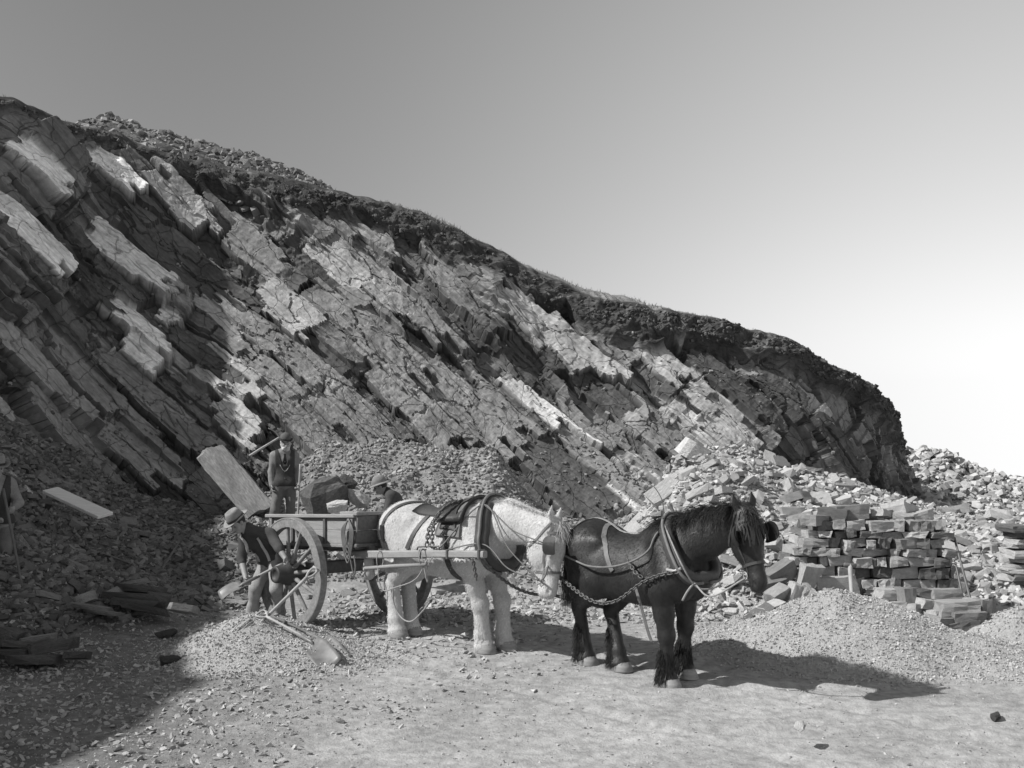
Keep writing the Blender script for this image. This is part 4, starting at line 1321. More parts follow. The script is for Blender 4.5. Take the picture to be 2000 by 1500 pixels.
def make_horse(loc, rz, pose, sc, coat, hairm, label, seed, vox=.0125, feather=260, fl=(.10, .19), tail_len=.75, mane_len=(.14, .30), fringe=False, coat_len=1.0):
    r = np.random.default_rng(seed)
    e = tag(empty('horse', loc, rz), label, 'horse')
    s, f = horse_geo(pose, sc)
    me = s.mesh('horse_body', vox, noise=lambda q: .0022 * vnoise(q[:, 0] * 22, q[:, 1] * 22, q[:, 2] * 22, seed=seed))
    body = link('body', me, e, coat)
    H, J = f['H'], f['joints']
    for k in ('fl', 'fr', 'hl', 'hr'):
        hoof = J[k][0]
        mb = MB()
        prof = [(.0, .102), (.082, .102), (.088, .094), (.096, .055), (.108, .004), (.104, .0), (.0, .0)]
        V0 = len(mb.V)
        mb.lathe([(a * sc, b * sc) for a, b in prof], n=16)
        V = []
        for p in mb.V:      # toe slopes forward
            x, y, z = p
            V.append((x * 1.08 + (.10 - z) * .28 * (1 if x > 0 else .35), y, z))
        mb.V = V
        o = mb.build('hoof', M_HOOF, e, True); o.location = hoof
        # feather on the lower leg
        hf, fet, kn, _ = J[k]
        n = feather
        t = r.random(n) ** .8; a = r.uniform(0, 2 * np.pi, n)
        a = np.where(r.random(n) < .6, np.pi + r.normal(0, .8, n), a)          # thicker at the back
        cen = hf + np.array([-.02, 0, .085]) * sc + (kn - hf)[None] * (t * (.85 if sc > 1.02 else .62))[:, None]
        rad = (.092 - .035 * np.minimum(t * 2.2, 1)) * sc
        roots = cen + np.stack([np.cos(a) * rad, np.sin(a) * rad, 0 * a], -1)
        sp_ = .45 if sc < 1.02 else .18
        dirs = np.stack([np.cos(a) * sp_ - .12, np.sin(a) * sp_, -1 + 0 * a], -1)
        ln = r.uniform(fl[0], fl[1], n) * (.45 + .75 * (1 - t))
        ln = np.minimum(ln, (roots[:, 2] - hf[2]) * 1.02)
        hair('feather', roots, dirs, np.maximum(ln, .03), r, hairm, e, .0036, .25, 4, .14)
    for sd in (1, -1):
        mb = MB(); mb.lathe([(.0001, -.022), (.014, -.017), (.022, 0), (.014, .017), (.0001, .022)], n=10)
        o = mb.build('eye', M_EYE, e, True); o.location = H(.185, .062, sd * .100); o.scale = (sc, sc, sc)
    # short coat hair, lying back and down
    nv = len(me.vertices); co = np.empty(nv * 3); me.vertices.foreach_get('co', co); co = co.reshape(-1, 3)
    no = np.empty(nv * 3); me.vertices.foreach_get('normal', no); no = no.reshape(-1, 3)
    n = 46000; ii = r.integers(0, nv, n); p = co[ii] + r.normal(0, .004, (n, 3)); q = no[ii]
    flow = np.array([-.55, 0, -.75]) + .35 * np.stack([fbm(p[:, 0] * 4, p[:, 1] * 4, p[:, 2] * 4, oct=2, seed=k + 2) for k in range(3)], -1) + r.normal(0, .18, (n, 3))
    flow = flow - q * (flow * q).sum(1, keepdims=True); flow /= np.linalg.norm(flow, axis=1, keepdims=True) + 1e-6
    L = r.uniform(.012, .030, n) * coat_len; w = np.cross(flow, q) * r.uniform(.0012, .0026, (n, 1))
    V = np.stack([p + w, p - w, p + (flow * .93 + q * .30) * L[:, None]], 1).reshape(-1, 3)
    hm_ = mesh('coat_hair', V, np.arange(3 * n).reshape(n, 3), False); set_attr(hm_, 'tone', np.repeat(r.uniform(.65, 1.35, n), 3))
    link('coat_hair', hm_, e, hairm)['kind'] = 'stuff'
    # mane along the crest
    cr = spline([Vector(c) for c in f['crest']], 10)
    n = 1700; ii = r.random(n) * (len(cr) - 1.001); i0 = ii.astype(int); ft = ii - i0
    C = np.array([c[:] for c in cr]); roots = C[i0] * (1 - ft)[:, None] + C[i0 + 1] * ft[:, None]
    sidev = f['side'] * (1 if f['side'][1] < 0 else -1)       # falls to the right
    which = np.where(r.random(n) < .62, 1, -1)
    roots = roots + np.outer(which * r.random(n) * .03, sidev) - f['up'] * .02
    dirs = np.outer(which, sidev) * .8 + f['up'] * .35 + r.normal(0, .25, (n, 3)) 
    def push(p):          # keep the locks outside the neck
        d = s.ev(p); g = grad(s, p)
        return np.where((d < .02)[:, None], g * np.clip((.02 - d) * 28, 0, 1.2)[:, None], 0)
    hair('mane', roots, dirs, r.uniform(mane_len[0], mane_len[1], n), r, hairm, e, .0036, 1.3, 6, .25, keep=push)
    # forelock
    n = 150
    roots = np.array([H(*q) for q in np.stack([r.uniform(-.04, .03, n), r.uniform(.09, .11, n), r.uniform(-.05, .05, n)], -1)])
    dirs = f['nd'] * .8 + f['dor'] * .35 + r.normal(0, .22, (n, 3))
    hair('forelock', roots, dirs, r.uniform(.10, .24, n), r, hairm, e, .0035, .5, 5, .2, keep=push)
    # tail
    n = 520; t = r.random(n)
    roots = (np.array([-.86, 0, 1.40]) * sc)[None] * (1 - t)[:, None] + (np.array([-.97, 0, 1.22]) * sc)[None] * t[:, None] + r.normal(0, .022, (n, 3))
    dirs = np.array([-.22, 0, -.9]) + r.normal(0, .08, (n, 3))
    hair('tail', roots, dirs, r.uniform(.55, 1.0, n) * tail_len, r, hairm, e, .0055, .9, 7, .08)
    return e, s, f

def collar(parent, s, f, m, m2, tilt=.32, name='collar', base=(.55, 0, 1.20), fat=.062):
    """padded neck collar with hames"""
    sc = f['sc']
    ax = Vector((math.cos(tilt), 0, math.sin(tilt)))
    e1 = Vector((0, 1, 0)); e2 = ax.cross(e1); e2 = -e2 if e2.z < 0 else e2
    c = Vector(base) * sc
    angs = [2 * math.pi * k / 36 for k in range(36)]
    R0 = ring(s, c, e1, e2, angs, .0)
    # teardrop: limit radius
    pts = []
    for a, p in zip(angs, R0):
        u = e1 * math.cos(a) + e2 * math.sin(a)
        sn = math.sin(a)
        rr = min((Vector(p) - c).length, ((.25 + .12 * sn) if sn > 0 else (.25 + .045 * -sn)) * sc)
        pts.append((c, u, rr))
    rs_ = [q[2] for q in pts]
    rs_ = [(rs_[i - 1] + 2 * rs_[i] + rs_[(i + 1) % 36]) / 4 for i in range(36)]
    mb = MB()
    V = []; F = []; n2 = 10
    for (c0, u, _), rr in zip(pts, rs_):
        for k in range(n2):
            th = 2 * math.pi * k / n2
            V.append(c0 + u * (rr + fat * .35 + math.cos(th) * fat) + ax * (math.sin(th) * fat * 1.25))
    for i in range(36):
        for k in range(n2):
            F.append((i * n2 + k, ((i + 1) % 36) * n2 + k, ((i + 1) % 36) * n2 + (k + 1) % n2, i * n2 + (k + 1) % n2))
    mb.add(V, F)
    col = mb.build(name, m, parent, True)
    # hames on both sides
    for sd in (1, -1):
        line = []
        for k in range(-8, 10):
            a = math.pi / 2 * (k / 9.0)
            a2 = a if sd > 0 else math.pi - a
            i = int(round((a2 % (2 * math.pi)) / (2 * math.pi) * 36)) % 36
            u = e1 * math.cos(a2) + e2 * math.sin(a2)
            line.append(c + u * (rs_[i] + fat * 1.5) + ax * (fat * .5))
        top = line[-1] + e2 * .10 + e1 * sd * .02
        mb = MB(); mb.tube(spline(line + [top], 3), [.017 * sc] * (len(line) * 3 + 1), 8)
        mb.build('hame', m2, parent, True)
        f['hame_hook' + ('l' if sd > 0 else 'r')] = line[5]
        f['hame_top' + ('l' if sd > 0 else 'r')] = line[14]
        f['hame_low' + ('l' if sd > 0 else 'r')] = line[2]
    return col

def bridle(parent, s, f, m, blink_m, fringe=None):
    H = f['H']; sc = f['sc']
    mb = MB()
    for sd in (1, -1):        # cheek straps, head piece
        strap(mb, s, [H(-.02, .06, sd * .08), H(.10, .02, sd * .11), H(.28, -.02, sd * .11), H(.50, -.05, sd * .07)], .026)
        strap(mb, s, [H(-.02, .03, sd * .08), H(.12, -.10, sd * .11), H(.22, -.20, sd * .05)], .022)
    mb.build('bridle', m, parent)
    mb = MB()
    def loop(a, b0, full=True, n=24, rmax=.16):
        angs = [2 * math.pi * k / n for k in range(n + 1)] if full else [math.pi * k / n for k in range(n + 1)]
        pts = ring(s, H(a, b0, 0), f['lat'], f['dor'], angs, .006, rmax, .01)
        g = grad(s, pts)
        mb.ribbon([Vector(p) for p in pts], [Vector(q) for q in g], .026 * sc, .008)
    loop(.42, -.03); mb.build('noseband', m, parent)
    mb = MB(); loop(.07, .0, False); mb.build('browband', m, parent)
    for sd in (1, -1):        # blinkers: stiff leather plates standing beside the eyes
        c = Vector(H(.185, .062, sd * .158))
        nd, dor, lat = Vector(f['nd']), Vector(f['dor']), Vector(f['lat']) * sd
        mb = MB()
        n = 6; V = []; F = []
        for i in range(n):
            for j in range(n):
                u, w = i / (n - 1) * 2 - 1, j / (n - 1) * 2 - 1
                bul = .03 * (1 - u * u) 
                rr = 1 if abs(u) + abs(w) < 1.7 else .88
                V.append(c + nd * (u * .092 * rr * sc) + dor * (w * .080 * rr * sc) + lat * ((bul + .022 * w - .012) * sc))
        for t_ in (0, 1):
            pass
        V2 = [p + lat * .008 for p in V]
        for i in range(n - 1):
            for j in range(n - 1):
                a = i * n + j
                F.append((a, a + 1, a + n + 1, a + n)); b = a + n * n
                F.append((b, b + n, b + n + 1, b + 1))
        mb.add(V + V2, F)
        o = mb.build('blinker', blink_m, parent, True)
    # bit rings
    for sd in (1, -1):
        mb = MB(); c = Vector(H(.50, -.06, sd * .078)); nd, dor = Vector(f['nd']), Vector(f['dor'])
        mb.tube([c + (nd * math.cos(t * .7) + dor * math.sin(t * .7)) * .035 * sc for t in range(10)], .006, 6)
        mb.build('bit_ring', M_STEEL, parent, True)
        f['bit' + ('l' if sd * f['lat'][1] > 0 else 'r')] = c
    if fringe is not None:       # leather fly fringe hanging from the brow band
        r = np.random.default_rng(3)
        for k in range(15):
            c = -.115 + .23 * k / 14
            b = .115 - 3.5 * c * c
            L = r.uniform(.13, .22)
            p0 = Vector(H(.075, b, c)); p1 = Vector(H(.075 + L * .5, b + .022, c * 1.05 + r.normal(0, .006))); p2 = Vector(H(.075 + L, b + .015, c * 1.08 + r.normal(0, .015)))
            mb = MB(); q = spline([p0, p1, p2], 4)
            mb.ribbon(q, [Vector(f['dor']) + Vector(f['lat']) * (c * 6)] * len(q), .013, .004)
            mb.build('fringe_strip', fringe, parent)
    return

def local_of(e, w):
    return e_matrix(e).inverted() @ Vector(w)
def e_matrix(e):
    return Matrix.Translation(e.location) @ e.rotation_euler.to_matrix().to_4x4()

COAT_D = mat('dark_coat', 0.020, rough=.5, var=.45, scale=3.2, bump=.002, bscale=90, spec=.45, fine=.2)
COAT_W = mat('white_coat', 0.47, rough=.75, var=.08, scale=4.5, bump=.003, bscale=110, spec=.2, fine=.12)
HAIR_D = mat('dark_hair', 0.020, rough=.5, var=.2, scale=6, spec=.4, attr='tone')
HAIR_W = mat('white_hair', 0.55, rough=.7, var=.2, scale=6, spec=.2, attr='tone')

# ---- placing
def horse_frame(ox, oy, th):
    return (ox, oy, gz(ox, oy)), -th
def hoofs(loc, rz, pts):
    out = {}
    M = Matrix.Translation(loc) @ Matrix.Rotation(rz, 4, 'Z')
    Mi = M.inverted()
    for k, (px, py) in pts.items():
        d = 12.0
        for _ in range(40):       # where the ray through the pixel meets the ground
            x = (px - 1000) / FPX * d
            d = (CAMH - gz(x, d)) * FPX / (py - YH)
        out[k] = tuple(Mi @ Vector((x, d, gz(x, d) - .004)))
    return out

DK_LOC, DK_RZ = horse_frame(1.285, 11.31, R(49))
pose = hoofs(DK_LOC, DK_RZ, {'fr': (1306, 1341), 'fl': (1346, 1333), 'hr': (1147, 1297), 'hl': (1213, 1309)})
print('DARK', pose)
pose.update(poll=(1.40, -.06, 1.70), hdir=(.28, -.02, -1), dorsal=(.85, -.42, .25), arch=(.03, .02, .05), head=1.13, sway=.06, legs=1.08)
dark, dk_s, dk_f = make_horse(DK_LOC, DK_RZ, pose, 1.0, COAT_D, HAIR_D, 'dark draught horse in trace harness leading the team', 21, feather=900, fl=(.12, .24), mane_len=(.16, .36))

WH_LOC, WH_RZ = horse_frame(-.746, 12.71, R(40))
pose = hoofs(WH_LOC, WH_RZ, {'fr': (948, 1274), 'fl': (988, 1268), 'hr': (778, 1244), 'hl': (806, 1238)})
print('WHITE', pose)
pose.update(poll=(1.58, -.05, 1.42), hdir=(.02, -.10, -1), dorsal=(.97, .16, .06), arch=(.0, 0, .09), head=1.13, sway=.02, legs=1.30)
white, wh_s, wh_f = make_horse(WH_LOC, WH_RZ, pose, 1.045, COAT_W, HAIR_W, 'white draught horse with lowered head standing between the cart shafts', 22, feather=700, fl=(.05, .10), mane_len=(.05, .12), tail_len=.55, coat_len=1.3)
# ------------------------------------------------------------------ harness of the dark leading horse
def outside(s, pts, off=.03):
    """lift a hanging line clear of the body"""
    p = np.array([list(v) for v in pts], float)
    for _ in range(8):
        d = s.ev(p); m = d < off
        if not m.any(): break
        p[m] += grad(s, p[m]) * ((off - d[m]) * .9)[:, None]
    return [Vector(v) for v in p]

def harness_of(horse, label):
    h = empty('harness', horse.location, 0); h.rotation_euler = horse.rotation_euler
    return tag(h, label, 'harness')

hd = harness_of(dark, 'leather collar, bridle and chain trace harness worn by the dark horse')
s, f = dk_s, dk_f
collar(hd, s, f, M_LEATHER, M_LEATHERL, tilt=.56, base=(.705, 0, 1.275), fat=.064)
bridle(hd, s, f, M_LEATHER, M_LEATHERD, fringe=M_LEATHERD)
Yv, Zv, Xv = Vector((0, 1, 0)), Vector((0, 0, 1)), Vector((1, 0, 0))
# back band over the loins and belly strap
def band(name, x, m, w, a0=0, a1=2 * math.pi, lean=0.0, c=(0, 0, 1.12), n=28, off=.008):
    ax2 = (Zv + Xv * lean).normalized()
    pts = ring(s, Vector((x, c[1], c[2])), Yv, ax2, [a0 + (a1 - a0) * k / n for k in range(n + 1)], off)
    g = grad(s, pts)
    mb = MB(); mb.ribbon([Vector(p) for p in pts], [Vector(q) for q in g], w, .008)
    return mb.build(name, m, hd), [Vector(p) for p in pts]
_, bb = band('back_strap', -.06, M_LEATHERL, .05, R(-8), R(188), lean=-.75)
# spine strap with crupper
mb = MB(); strap(mb, s, [(-.86, 0, 1.50), (-.55, 0, 1.62), (-.1, 0, 1.52), (.25, 0, 1.60), (.52, 0, 1.66)], .028, off=.012); mb.build('spine_strap', M_ROPE, hd)
# hip strap that carries the trace
mb = MB(); strap(mb, s, [(-.60, 0, 1.60), (-.66, -.20, 1.48), (-.74, -.27, 1.28), (-.78, -.27, 1.08)], .026); mb.build('hip_strap', M_LEATHERD, hd)
mb = MB(); strap(mb, s, [(-.60, 0, 1.60), (-.66, .20, 1.48), (-.74, .27, 1.28), (-.78, .27, 1.08)], .026); mb.build('hip_strap', M_LEATHERD, hd)
# trace chains, both sides: from hame hook along the flank to behind the horse
for sd, k in ((-1, 'r'), (1, 'l')):
    hk = f['hame_hook' + k]
    a = Vector((.46, sd * .37, 1.03)); b = Vector((.10, sd * .42, .80)); c = Vector((-.25, sd * .43, .78)); d = Vector((-.80, sd * .36, .98))
    mb = MB(); mb.chain(outside(s, spline([hk, a, b, c, d], 10)), .062, .0075, .036); mb.build('trace_chain', M_IRON, hd, True)
    mb = MB(); mb.tube([hk + Vector((.02, 0, .03)), hk + Vector((-.06, 0, 0)), hk + Vector((-.14, sd * .02, .01))], .014, 8); mb.build('hame_hook', M_STEEL, hd, True)
# short chain from the back strap to the trace
mb = MB(); mb.chain(outside(s, [Vector((.20, -.36, 1.22)), Vector((.33, -.39, 1.10)), Vector((.44, -.38, 1.04))]), .055, .007, .032); mb.build('tie_chain', M_IRON, hd, True)
# loose belly strap
mb = MB(); q = spline([Vector((.28, -.33, .95)), Vector((.32, -.30, .78)), Vector((.33, -.20, .50)), Vector((.34, -.16, .40))], 6)
mb.ribbon(q, [Vector((0, -1, .1))] * len(q), .035, .006); mb.build('loose_strap', M_LEATHERL, hd)
# throat rope knotted at the chest
lowr = f['hame_lowr']; lowl = f['hame_lowl']
mb = MB(); mb.tube(spline([f['hame_topr'], f['hame_hookr'] + Vector((.03, -.02, .1)), lowr + Vector((.03, -.02, -.02)), (lowr + lowl) / 2 + Vector((.07, -.03, -.06)), lowl + Vector((.05, 0, -.02))], 8), .009, 6)
mb.tube(spline([lowr + Vector((.02, -.03, 0)), lowr + Vector((-.04, -.05, -.08)), lowr + Vector((-.10, -.05, -.17))], 5), .011, 6)
mb.tube(spline([lowr + Vector((.02, -.02, 0)), lowr + Vector((.25, -.05, -.10)), Vector(f['bitr']) + Vector((0, 0, -.02))], 8), .009, 6)
mb.build('halter_rope', M_ROPE, hd, True)
# whip-like rein carrier standing above the collar
mb = MB(); t0 = f['hame_topr']; mb.tube(spline([t0, t0 + Vector((.0, 0, .18)), t0 + Vector((-.08, -.02, .32)), t0 + Vector((-.16, -.03, .36))], 6), .005, 6); mb.build('rein_terret', M_IRON, hd, True)
# ------------------------------------------------------------------ harness of the white shaft horse
hw = harness_of(white, 'cart saddle, wide collar, bridle and breeching worn by the white horse')
s, f = wh_s, wh_f; sc = f['sc']
collar(hw, s, f, M_LEATHER, M_LEATHERL, tilt=.18, base=(.74, 0, 1.20), fat=.075)
bridle(hw, s, f, M_LEATHERL, M_LEATHERD)
# bib of leather behind the collar
# saddle pad and cart saddle
def patch(name, x0, x1, a0, a1, m, thick=.03, n1=8, n2=20, c=1.15, shape=None):
    V = []; F = []
    for i in range(n1):
        for j in range(n2):
            a = a0 + (a1 - a0) * j / (n2 - 1)
            xx = x0 + (x1 - x0) * i / (n1 - 1)
            if shape: xx = shape(xx, a)
            V.append((xx, a))
    P0 = []; P1 = []
    for xx, a in V:
        p = ring(s, Vector((xx, 0, c)), Yv, Zv, [a], 0)[0]
        P0.append(p)
    P0 = np.array(P0); g = grad(s, P0)
    A = P0 + g * .004; B = P0 + g * (.004 + thick)
    n = len(V)
    for i in range(n1 - 1):
        for j in range(n2 - 1):
            k = i * n2 + j
            F.append((k + n, k + 1 + n, k + n2 + 1 + n, k + n2 + n))
    edge = [i * n2 for i in range(n1)] + [(n1 - 1) * n2 + j for j in range(1, n2)] + [i * n2 + n2 - 1 for i in range(n1 - 2, -1, -1)] + [j for j in range(n2 - 2, 0, -1)]
    for a, b in zip(edge, edge[1:] + edge[:1]): F.append((a, b, b + n, a + n))
    mb = MB(); mb.add(list(map(tuple, A)) + list(map(tuple, B)), F)
    return mb.build(name, m, hw, True)
patch('saddle_pad', .12, .50, R(20), R(160), M_LEATHERL, .028)
patch('saddle_flap', .18, .44, R(32), R(148), M_LEATHER, .045)
top = ring(s, Vector((.3, 0, 1.15)), Yv, Zv, [R(90)], .01)[0][2]
# raised wooden saddle tree with a channel for the chain
V = []; F = []; n1, n2 = 9, 15
for i in range(n1):
    u = i / (n1 - 1); x = .12 + .40 * u
    lift = .0 + .06 * (abs(u - .42) * 1.75) ** 2 + (.035 * max(0, u - .8) / .2)
    for j in range(n2):
        a = R(38 + 104 * j / (n2 - 1))
        rr = (top - 1.15) + lift * (math.sin(a) ** 3)
        V.append(Vector((x + .05 * (1 - math.sin(a)), math.cos(a) * (rr - .03), 1.15 + math.sin(a) * rr)))
nv = len(V); V2 = [v - Vector((0, v.y * .12, .035)) for v in V]
for i in range(n1 - 1):
    for j in range(n2 - 1):
        k = i * n2 + j; F.append((k, k + 1, k + n2 + 1, k + n2)); F.append((k + nv, k + n2 + nv, k + n2 + 1 + nv, k + 1 + nv))
edge = [i * n2 for i in range(n1)] + [(n1 - 1) * n2 + j for j in range(1, n2)] + [i * n2 + n2 - 1 for i in range(n1 - 2, -1, -1)] + [j for j in range(n2 - 2, 0, -1)]
for a, b in zip(edge, edge[1:] + edge[:1]): F.append((a, b, b + nv, a + nv))
mb = MB(); mb.add(V + V2, F); mb.build('saddle_tree', M_LEATHERD, hw, True)
# rump pad between saddle and croup
patch('back_pad', -.36, .16, R(60), R(120), M_LEATHER, .012, shape=lambda x, a: x)
def sband(name, pts, w, m, off=.010):
    mb = MB(); strap(mb, s, pts, w, .009, off); return mb.build(name, m, hw)
# hip straps and breeching
for sd in (-1, 1):
    sband('hip_strap', [(-.42, 0, 1.66), (-.56, sd * .22, 1.55), (-.66, sd * .31, 1.36), (-.74, sd * .31, 1.14)], .045, M_LEATHER)
    sband('loin_strap', [(-.08, sd * .02, 1.56), (-.14, sd * .24, 1.46), (-.22, sd * .34, 1.28), (-.30, sd * .36, 1.10)], .055, M_LEATHER)
    mb = MB(); p, g = proj(s, [(-.665 - .008 * k, sd * .31, 1.35 - k * .035) for k in range(6)], .014); mb.ribbon([Vector(v) for v in p], [Vector(v) for v in g], .075, .014); mb.build('strap_keeper', M_LEATHERD, hw)
pts = ring(s, Vector((-.55, 0, 1.13)), Yv, Xv, [R(0 - 15) + (R(-180 + 30)) * k / 22 for k in range(23)], .01, 1.0)
g = grad(s, pts); mb = MB(); mb.ribbon([Vector(p) for p in pts], [Vector(q) for q in g], .10, .010); mb.build('breeching', M_LEATHER, hw)
# girth under the belly
pts = ring(s, Vector((.30, 0, 1.15)), Yv, Zv, [R(25) - R(230) * k / 26 for k in range(27)], .008)
g = grad(s, pts); mb = MB(); mb.ribbon([Vector(p) for p in pts], [Vector(q) for q in g], .07, .008); mb.build('girth', M_LEATHERD, hw)
WH_TOP = Vector((.29, 0, top + .085))
# reins from the bit through the hames to the cart
br = Vector(f['bitr'])
for k, (q, dz) in enumerate(((f['hame_topr'], 0), (f['hame_hookr'] + Vector((0, 0, .14)), .03))):
    mb = MB(); mb.tube(spline([br, (br + q) / 2 + Vector((0, -.05, -.06)), q, Vector((.25, -.42, 1.12 - dz)), Vector((.02, -.47, 1.03))], 8), .008, 6); mb.build('rein', M_LEATHERL, hw, True)
mb = MB(); top_ = Vector(f['crest'][2]) + Vector((0, -.09, -.04))
mb.tube(spline([f['hame_topr'], top_ + Vector((-.10, -.08, -.06)), top_ + Vector((.25, -.15, -.25)), Vector(f['H'](.16, -.02, .135 * (1 if f['lat'][1] < 0 else -1)))], 8), .007, 6)
mb.build('bearing_rein', M_LEATHERL, hw, True)
# side rein: from the white horse's bridle along the flank to the collar
def dk_local(v): return (e_matrix(dark).inverted() @ (e_matrix(white) @ Vector(v)))
wb = dk_local(wh_f['bitr']); 
mb = MB(); 
line = [wb, wb + Vector((.20, -.12, .07)), Vector((-.86, -.40, 1.16)), Vector((-.70, -.36, 1.20)), Vector((-.30, -.40, 1.12)), Vector((.10, -.39, 1.15)), Vector((.40, -.33, 1.28)), dk_f['hame_topr'] + Vector((-.03, -.02, -.12))]
mb.tube(outside(dk_s, spline(line, 8), .02), .011, 6); mb.build('side_rein', M_LEATHERL, hd, True)
mb = MB(); mb.tube([Vector((-.80, -.37, 1.02 + .05)) + Vector((.04 * math.cos(t * .7), 0, .045 * math.sin(t * .7))) for t in range(10)], .008, 6); mb.build('trace_ring', M_STEEL, hd, True)

# ------------------------------------------------------------------ the cart
M_WOOD = mat('cart_wood', 0.22, rough=.8, var=.25, scale=3, bump=.004, bscale=30, stretch=(1, 9, 9), fine=.12)
M_WOODL = mat('pale_cart_wood', 0.27, rough=.8, var=.22, scale=3, bump=.004, bscale=30, stretch=(1, 9, 9), fine=.12)
M_WOODD = mat('dark_cart_wood', 0.13, rough=.8, var=.3, scale=3, bump=.004, bscale=30, stretch=(1, 9, 9), fine=.12)
M_RIM = mat('wheel_wood', 0.21, rough=.85, var=.3, scale=4, bump=.005, bscale=25, fine=.2)
M_HUB = mat('greasy_hub', 0.05, rough=.6, var=.4, scale=6, bump=.003, bscale=30, spec=.4)
CART_A = Vector((-2.115, 14.085, 0.0)); CART_RZ = R(-45)
cart = tag(empty('cart', CART_A, CART_RZ), 'two-wheeled wooden tip cart with tall spoked wheels and plank sides', 'cart')
MC = Matrix.Translation(CART_A) @ Matrix.Rotation(CART_RZ, 4, 'Z')
def cw(x, y, z): return MC @ Vector((x, y, z))
WR = .685
def wheel(sd):
    y = sd * .834
    zb = gz(*cw(0, y, 0).to_2d())
    c = Vector((0, y, WR + zb - .012))
    Rm = Matrix.Rotation(R(-90) * sd, 3, 'X')        # lathe axis z -> outwards
    mb = MB()
    ro, ri, w = WR - .012, WR - .115, .045
    mb.lathe([(ri, -w), (ro, -w * .98), (ro, w * .98), (ri, w), (ri - .006, 0)], n=56, closed=True)
    W = mb.build('wheel', M_RIM, cart, False)
    W.location = c; W.rotation_euler = Rm.to_euler()
    mb = MB(); w2 = .05
    mb.lathe([(ro + .0008, -w2), (ro + .013, -w2 * .9), (ro + .013, w2 * .9), (ro + .0008, w2)], n=56, closed=True)
    mb.build('tyre', M_RIM, W)
    mb = MB()
    mb.lathe([(.0005, .225), (.055, .225), (.060, .240), (.098, .240), (.104, .228), (.108, .15), (.122, .12), (.142, .07), (.15, 0), (.142, -.07), (.10, -.13), (.09, -.17), (.0005, -.17)], n=24)
    nave = mb.build('nave', M_HUB, W, True)
    for z in (.13, -.10, .06):
        pass
    sp = None
    for k in range(12):
        a = 2 * math.pi * (k + .25) / 12
        u = Vector((math.cos(a), math.sin(a), 0))
        p0, p1 = u * .11 + Vector((0, 0, .03)), u * (ri + .012)
        t = Vector((-u.y, u.x, 0))
        mb = MB(); V = []; F = []
        prof = [(0, .030, .026), (.12, .034, .028), (.3, .027, .024), (.8, .024, .022), (1, .028, .024)]
        for (q, a1, b1) in prof:
            p = p0.lerp(p1, q)
            for j in range(8):
                th = j * math.pi / 4
                V.append(p + t * (math.cos(th) * b1 * 1.0) + Vector((0, 0, 1)) * (math.sin(th) * a1))
        for i in range(4):
            for j in range(8): F.append((i * 8 + j, i * 8 + (j + 1) % 8, (i + 1) * 8 + (j + 1) % 8, (i + 1) * 8 + j))
        mb.add(V, F); mb.build('spoke', M_RIM, W, True)
    return W
wheel(-1); wheel(1)
mb = MB(); mb.tube([(0, -.85, WR - .02), (0, .85, WR - .02)], .035, 10); mb.build('axle', M_IRON, cart, True)
mb = MB(); mb.box((0, 0, WR + .045), (.14, 1.18, .12), bev=.01); mb.box((0, .40, WR + .17), (.18, .09, .14), bev=.008); mb.box((0, -.40, WR + .17), (.18, .09, .14), bev=.008); mb.build('axle_bed', M_WOODD, cart)
tl = .028                                            # the body tilts up a little towards the horse
def zt(x): return x * tl
def XB(x): return -.86 + (x + .93) * 1.067
def cbar(mb, x0, x1, y, z, w, h, bev=.006):
    x0, x1 = XB(x0), XB(x1)
    return mb.bar((x0, y, z + zt(x0)), (x1, y, z + zt(x1)), w, h, bev=bev)
for sd in (1, -1):
    mb = MB(); cbar(mb, -.97, .86, sd * .40, .975, .085, .085); mb.build('sill', M_WOODD, cart)
for x in (-.72, -.20, .42, .92):
    mb = MB(); mb.box((x, 0, .995 + zt(x)), (.07, 1.16, .05), bev=.005); mb.build('cross_bearer', M_WOODD, cart)
for k in range(7):                                    # floor planks
    y = -.51 + .17 * k
    mb = MB(); cbar(mb, -.95, .80, y, 1.034, .162, .024, .003); mb.build('floor_plank', M_WOOD, cart)
for sd in (1, -1):                                    # plank sides
    for (z0, z1) in ((1.03, 1.195), (1.20, 1.345)):
        mb = MB(); cbar(mb, -.93, .795, sd * .575, (z0 + z1) / 2, .028, z1 - z0, .004); mb.build('side_plank', M_WOODL, cart)
    mb = MB(); cbar(mb, -.98, .80, sd * .592, 1.367, .085, .045, .008); mb.build('top_rail', M_WOODL, cart)
    mb = MB(); cbar(mb, -.95, .83, sd * .60, 1.012, .05, .036, .005); mb.build('bottom_rail', M_WOOD, cart)
    for x in (-.80, -.32, .37, .92):
        mb = MB(); mb.bar((x, sd * .606, 1.00 + zt(x)), (x, sd * .606, 1.345 + zt(x)), .045, .022, up=(0, 1, 0), bev=.003); mb.build('side_iron', M_IRON if abs(x) < .5 else M_WOOD, cart)
    mb = MB(); mb.bar((-.30, sd * .625, 1.33), (-.12, sd * .60, .98), .03, .016, up=(0, 1, 0)); mb.build('side_brace', M_WOODD, cart)
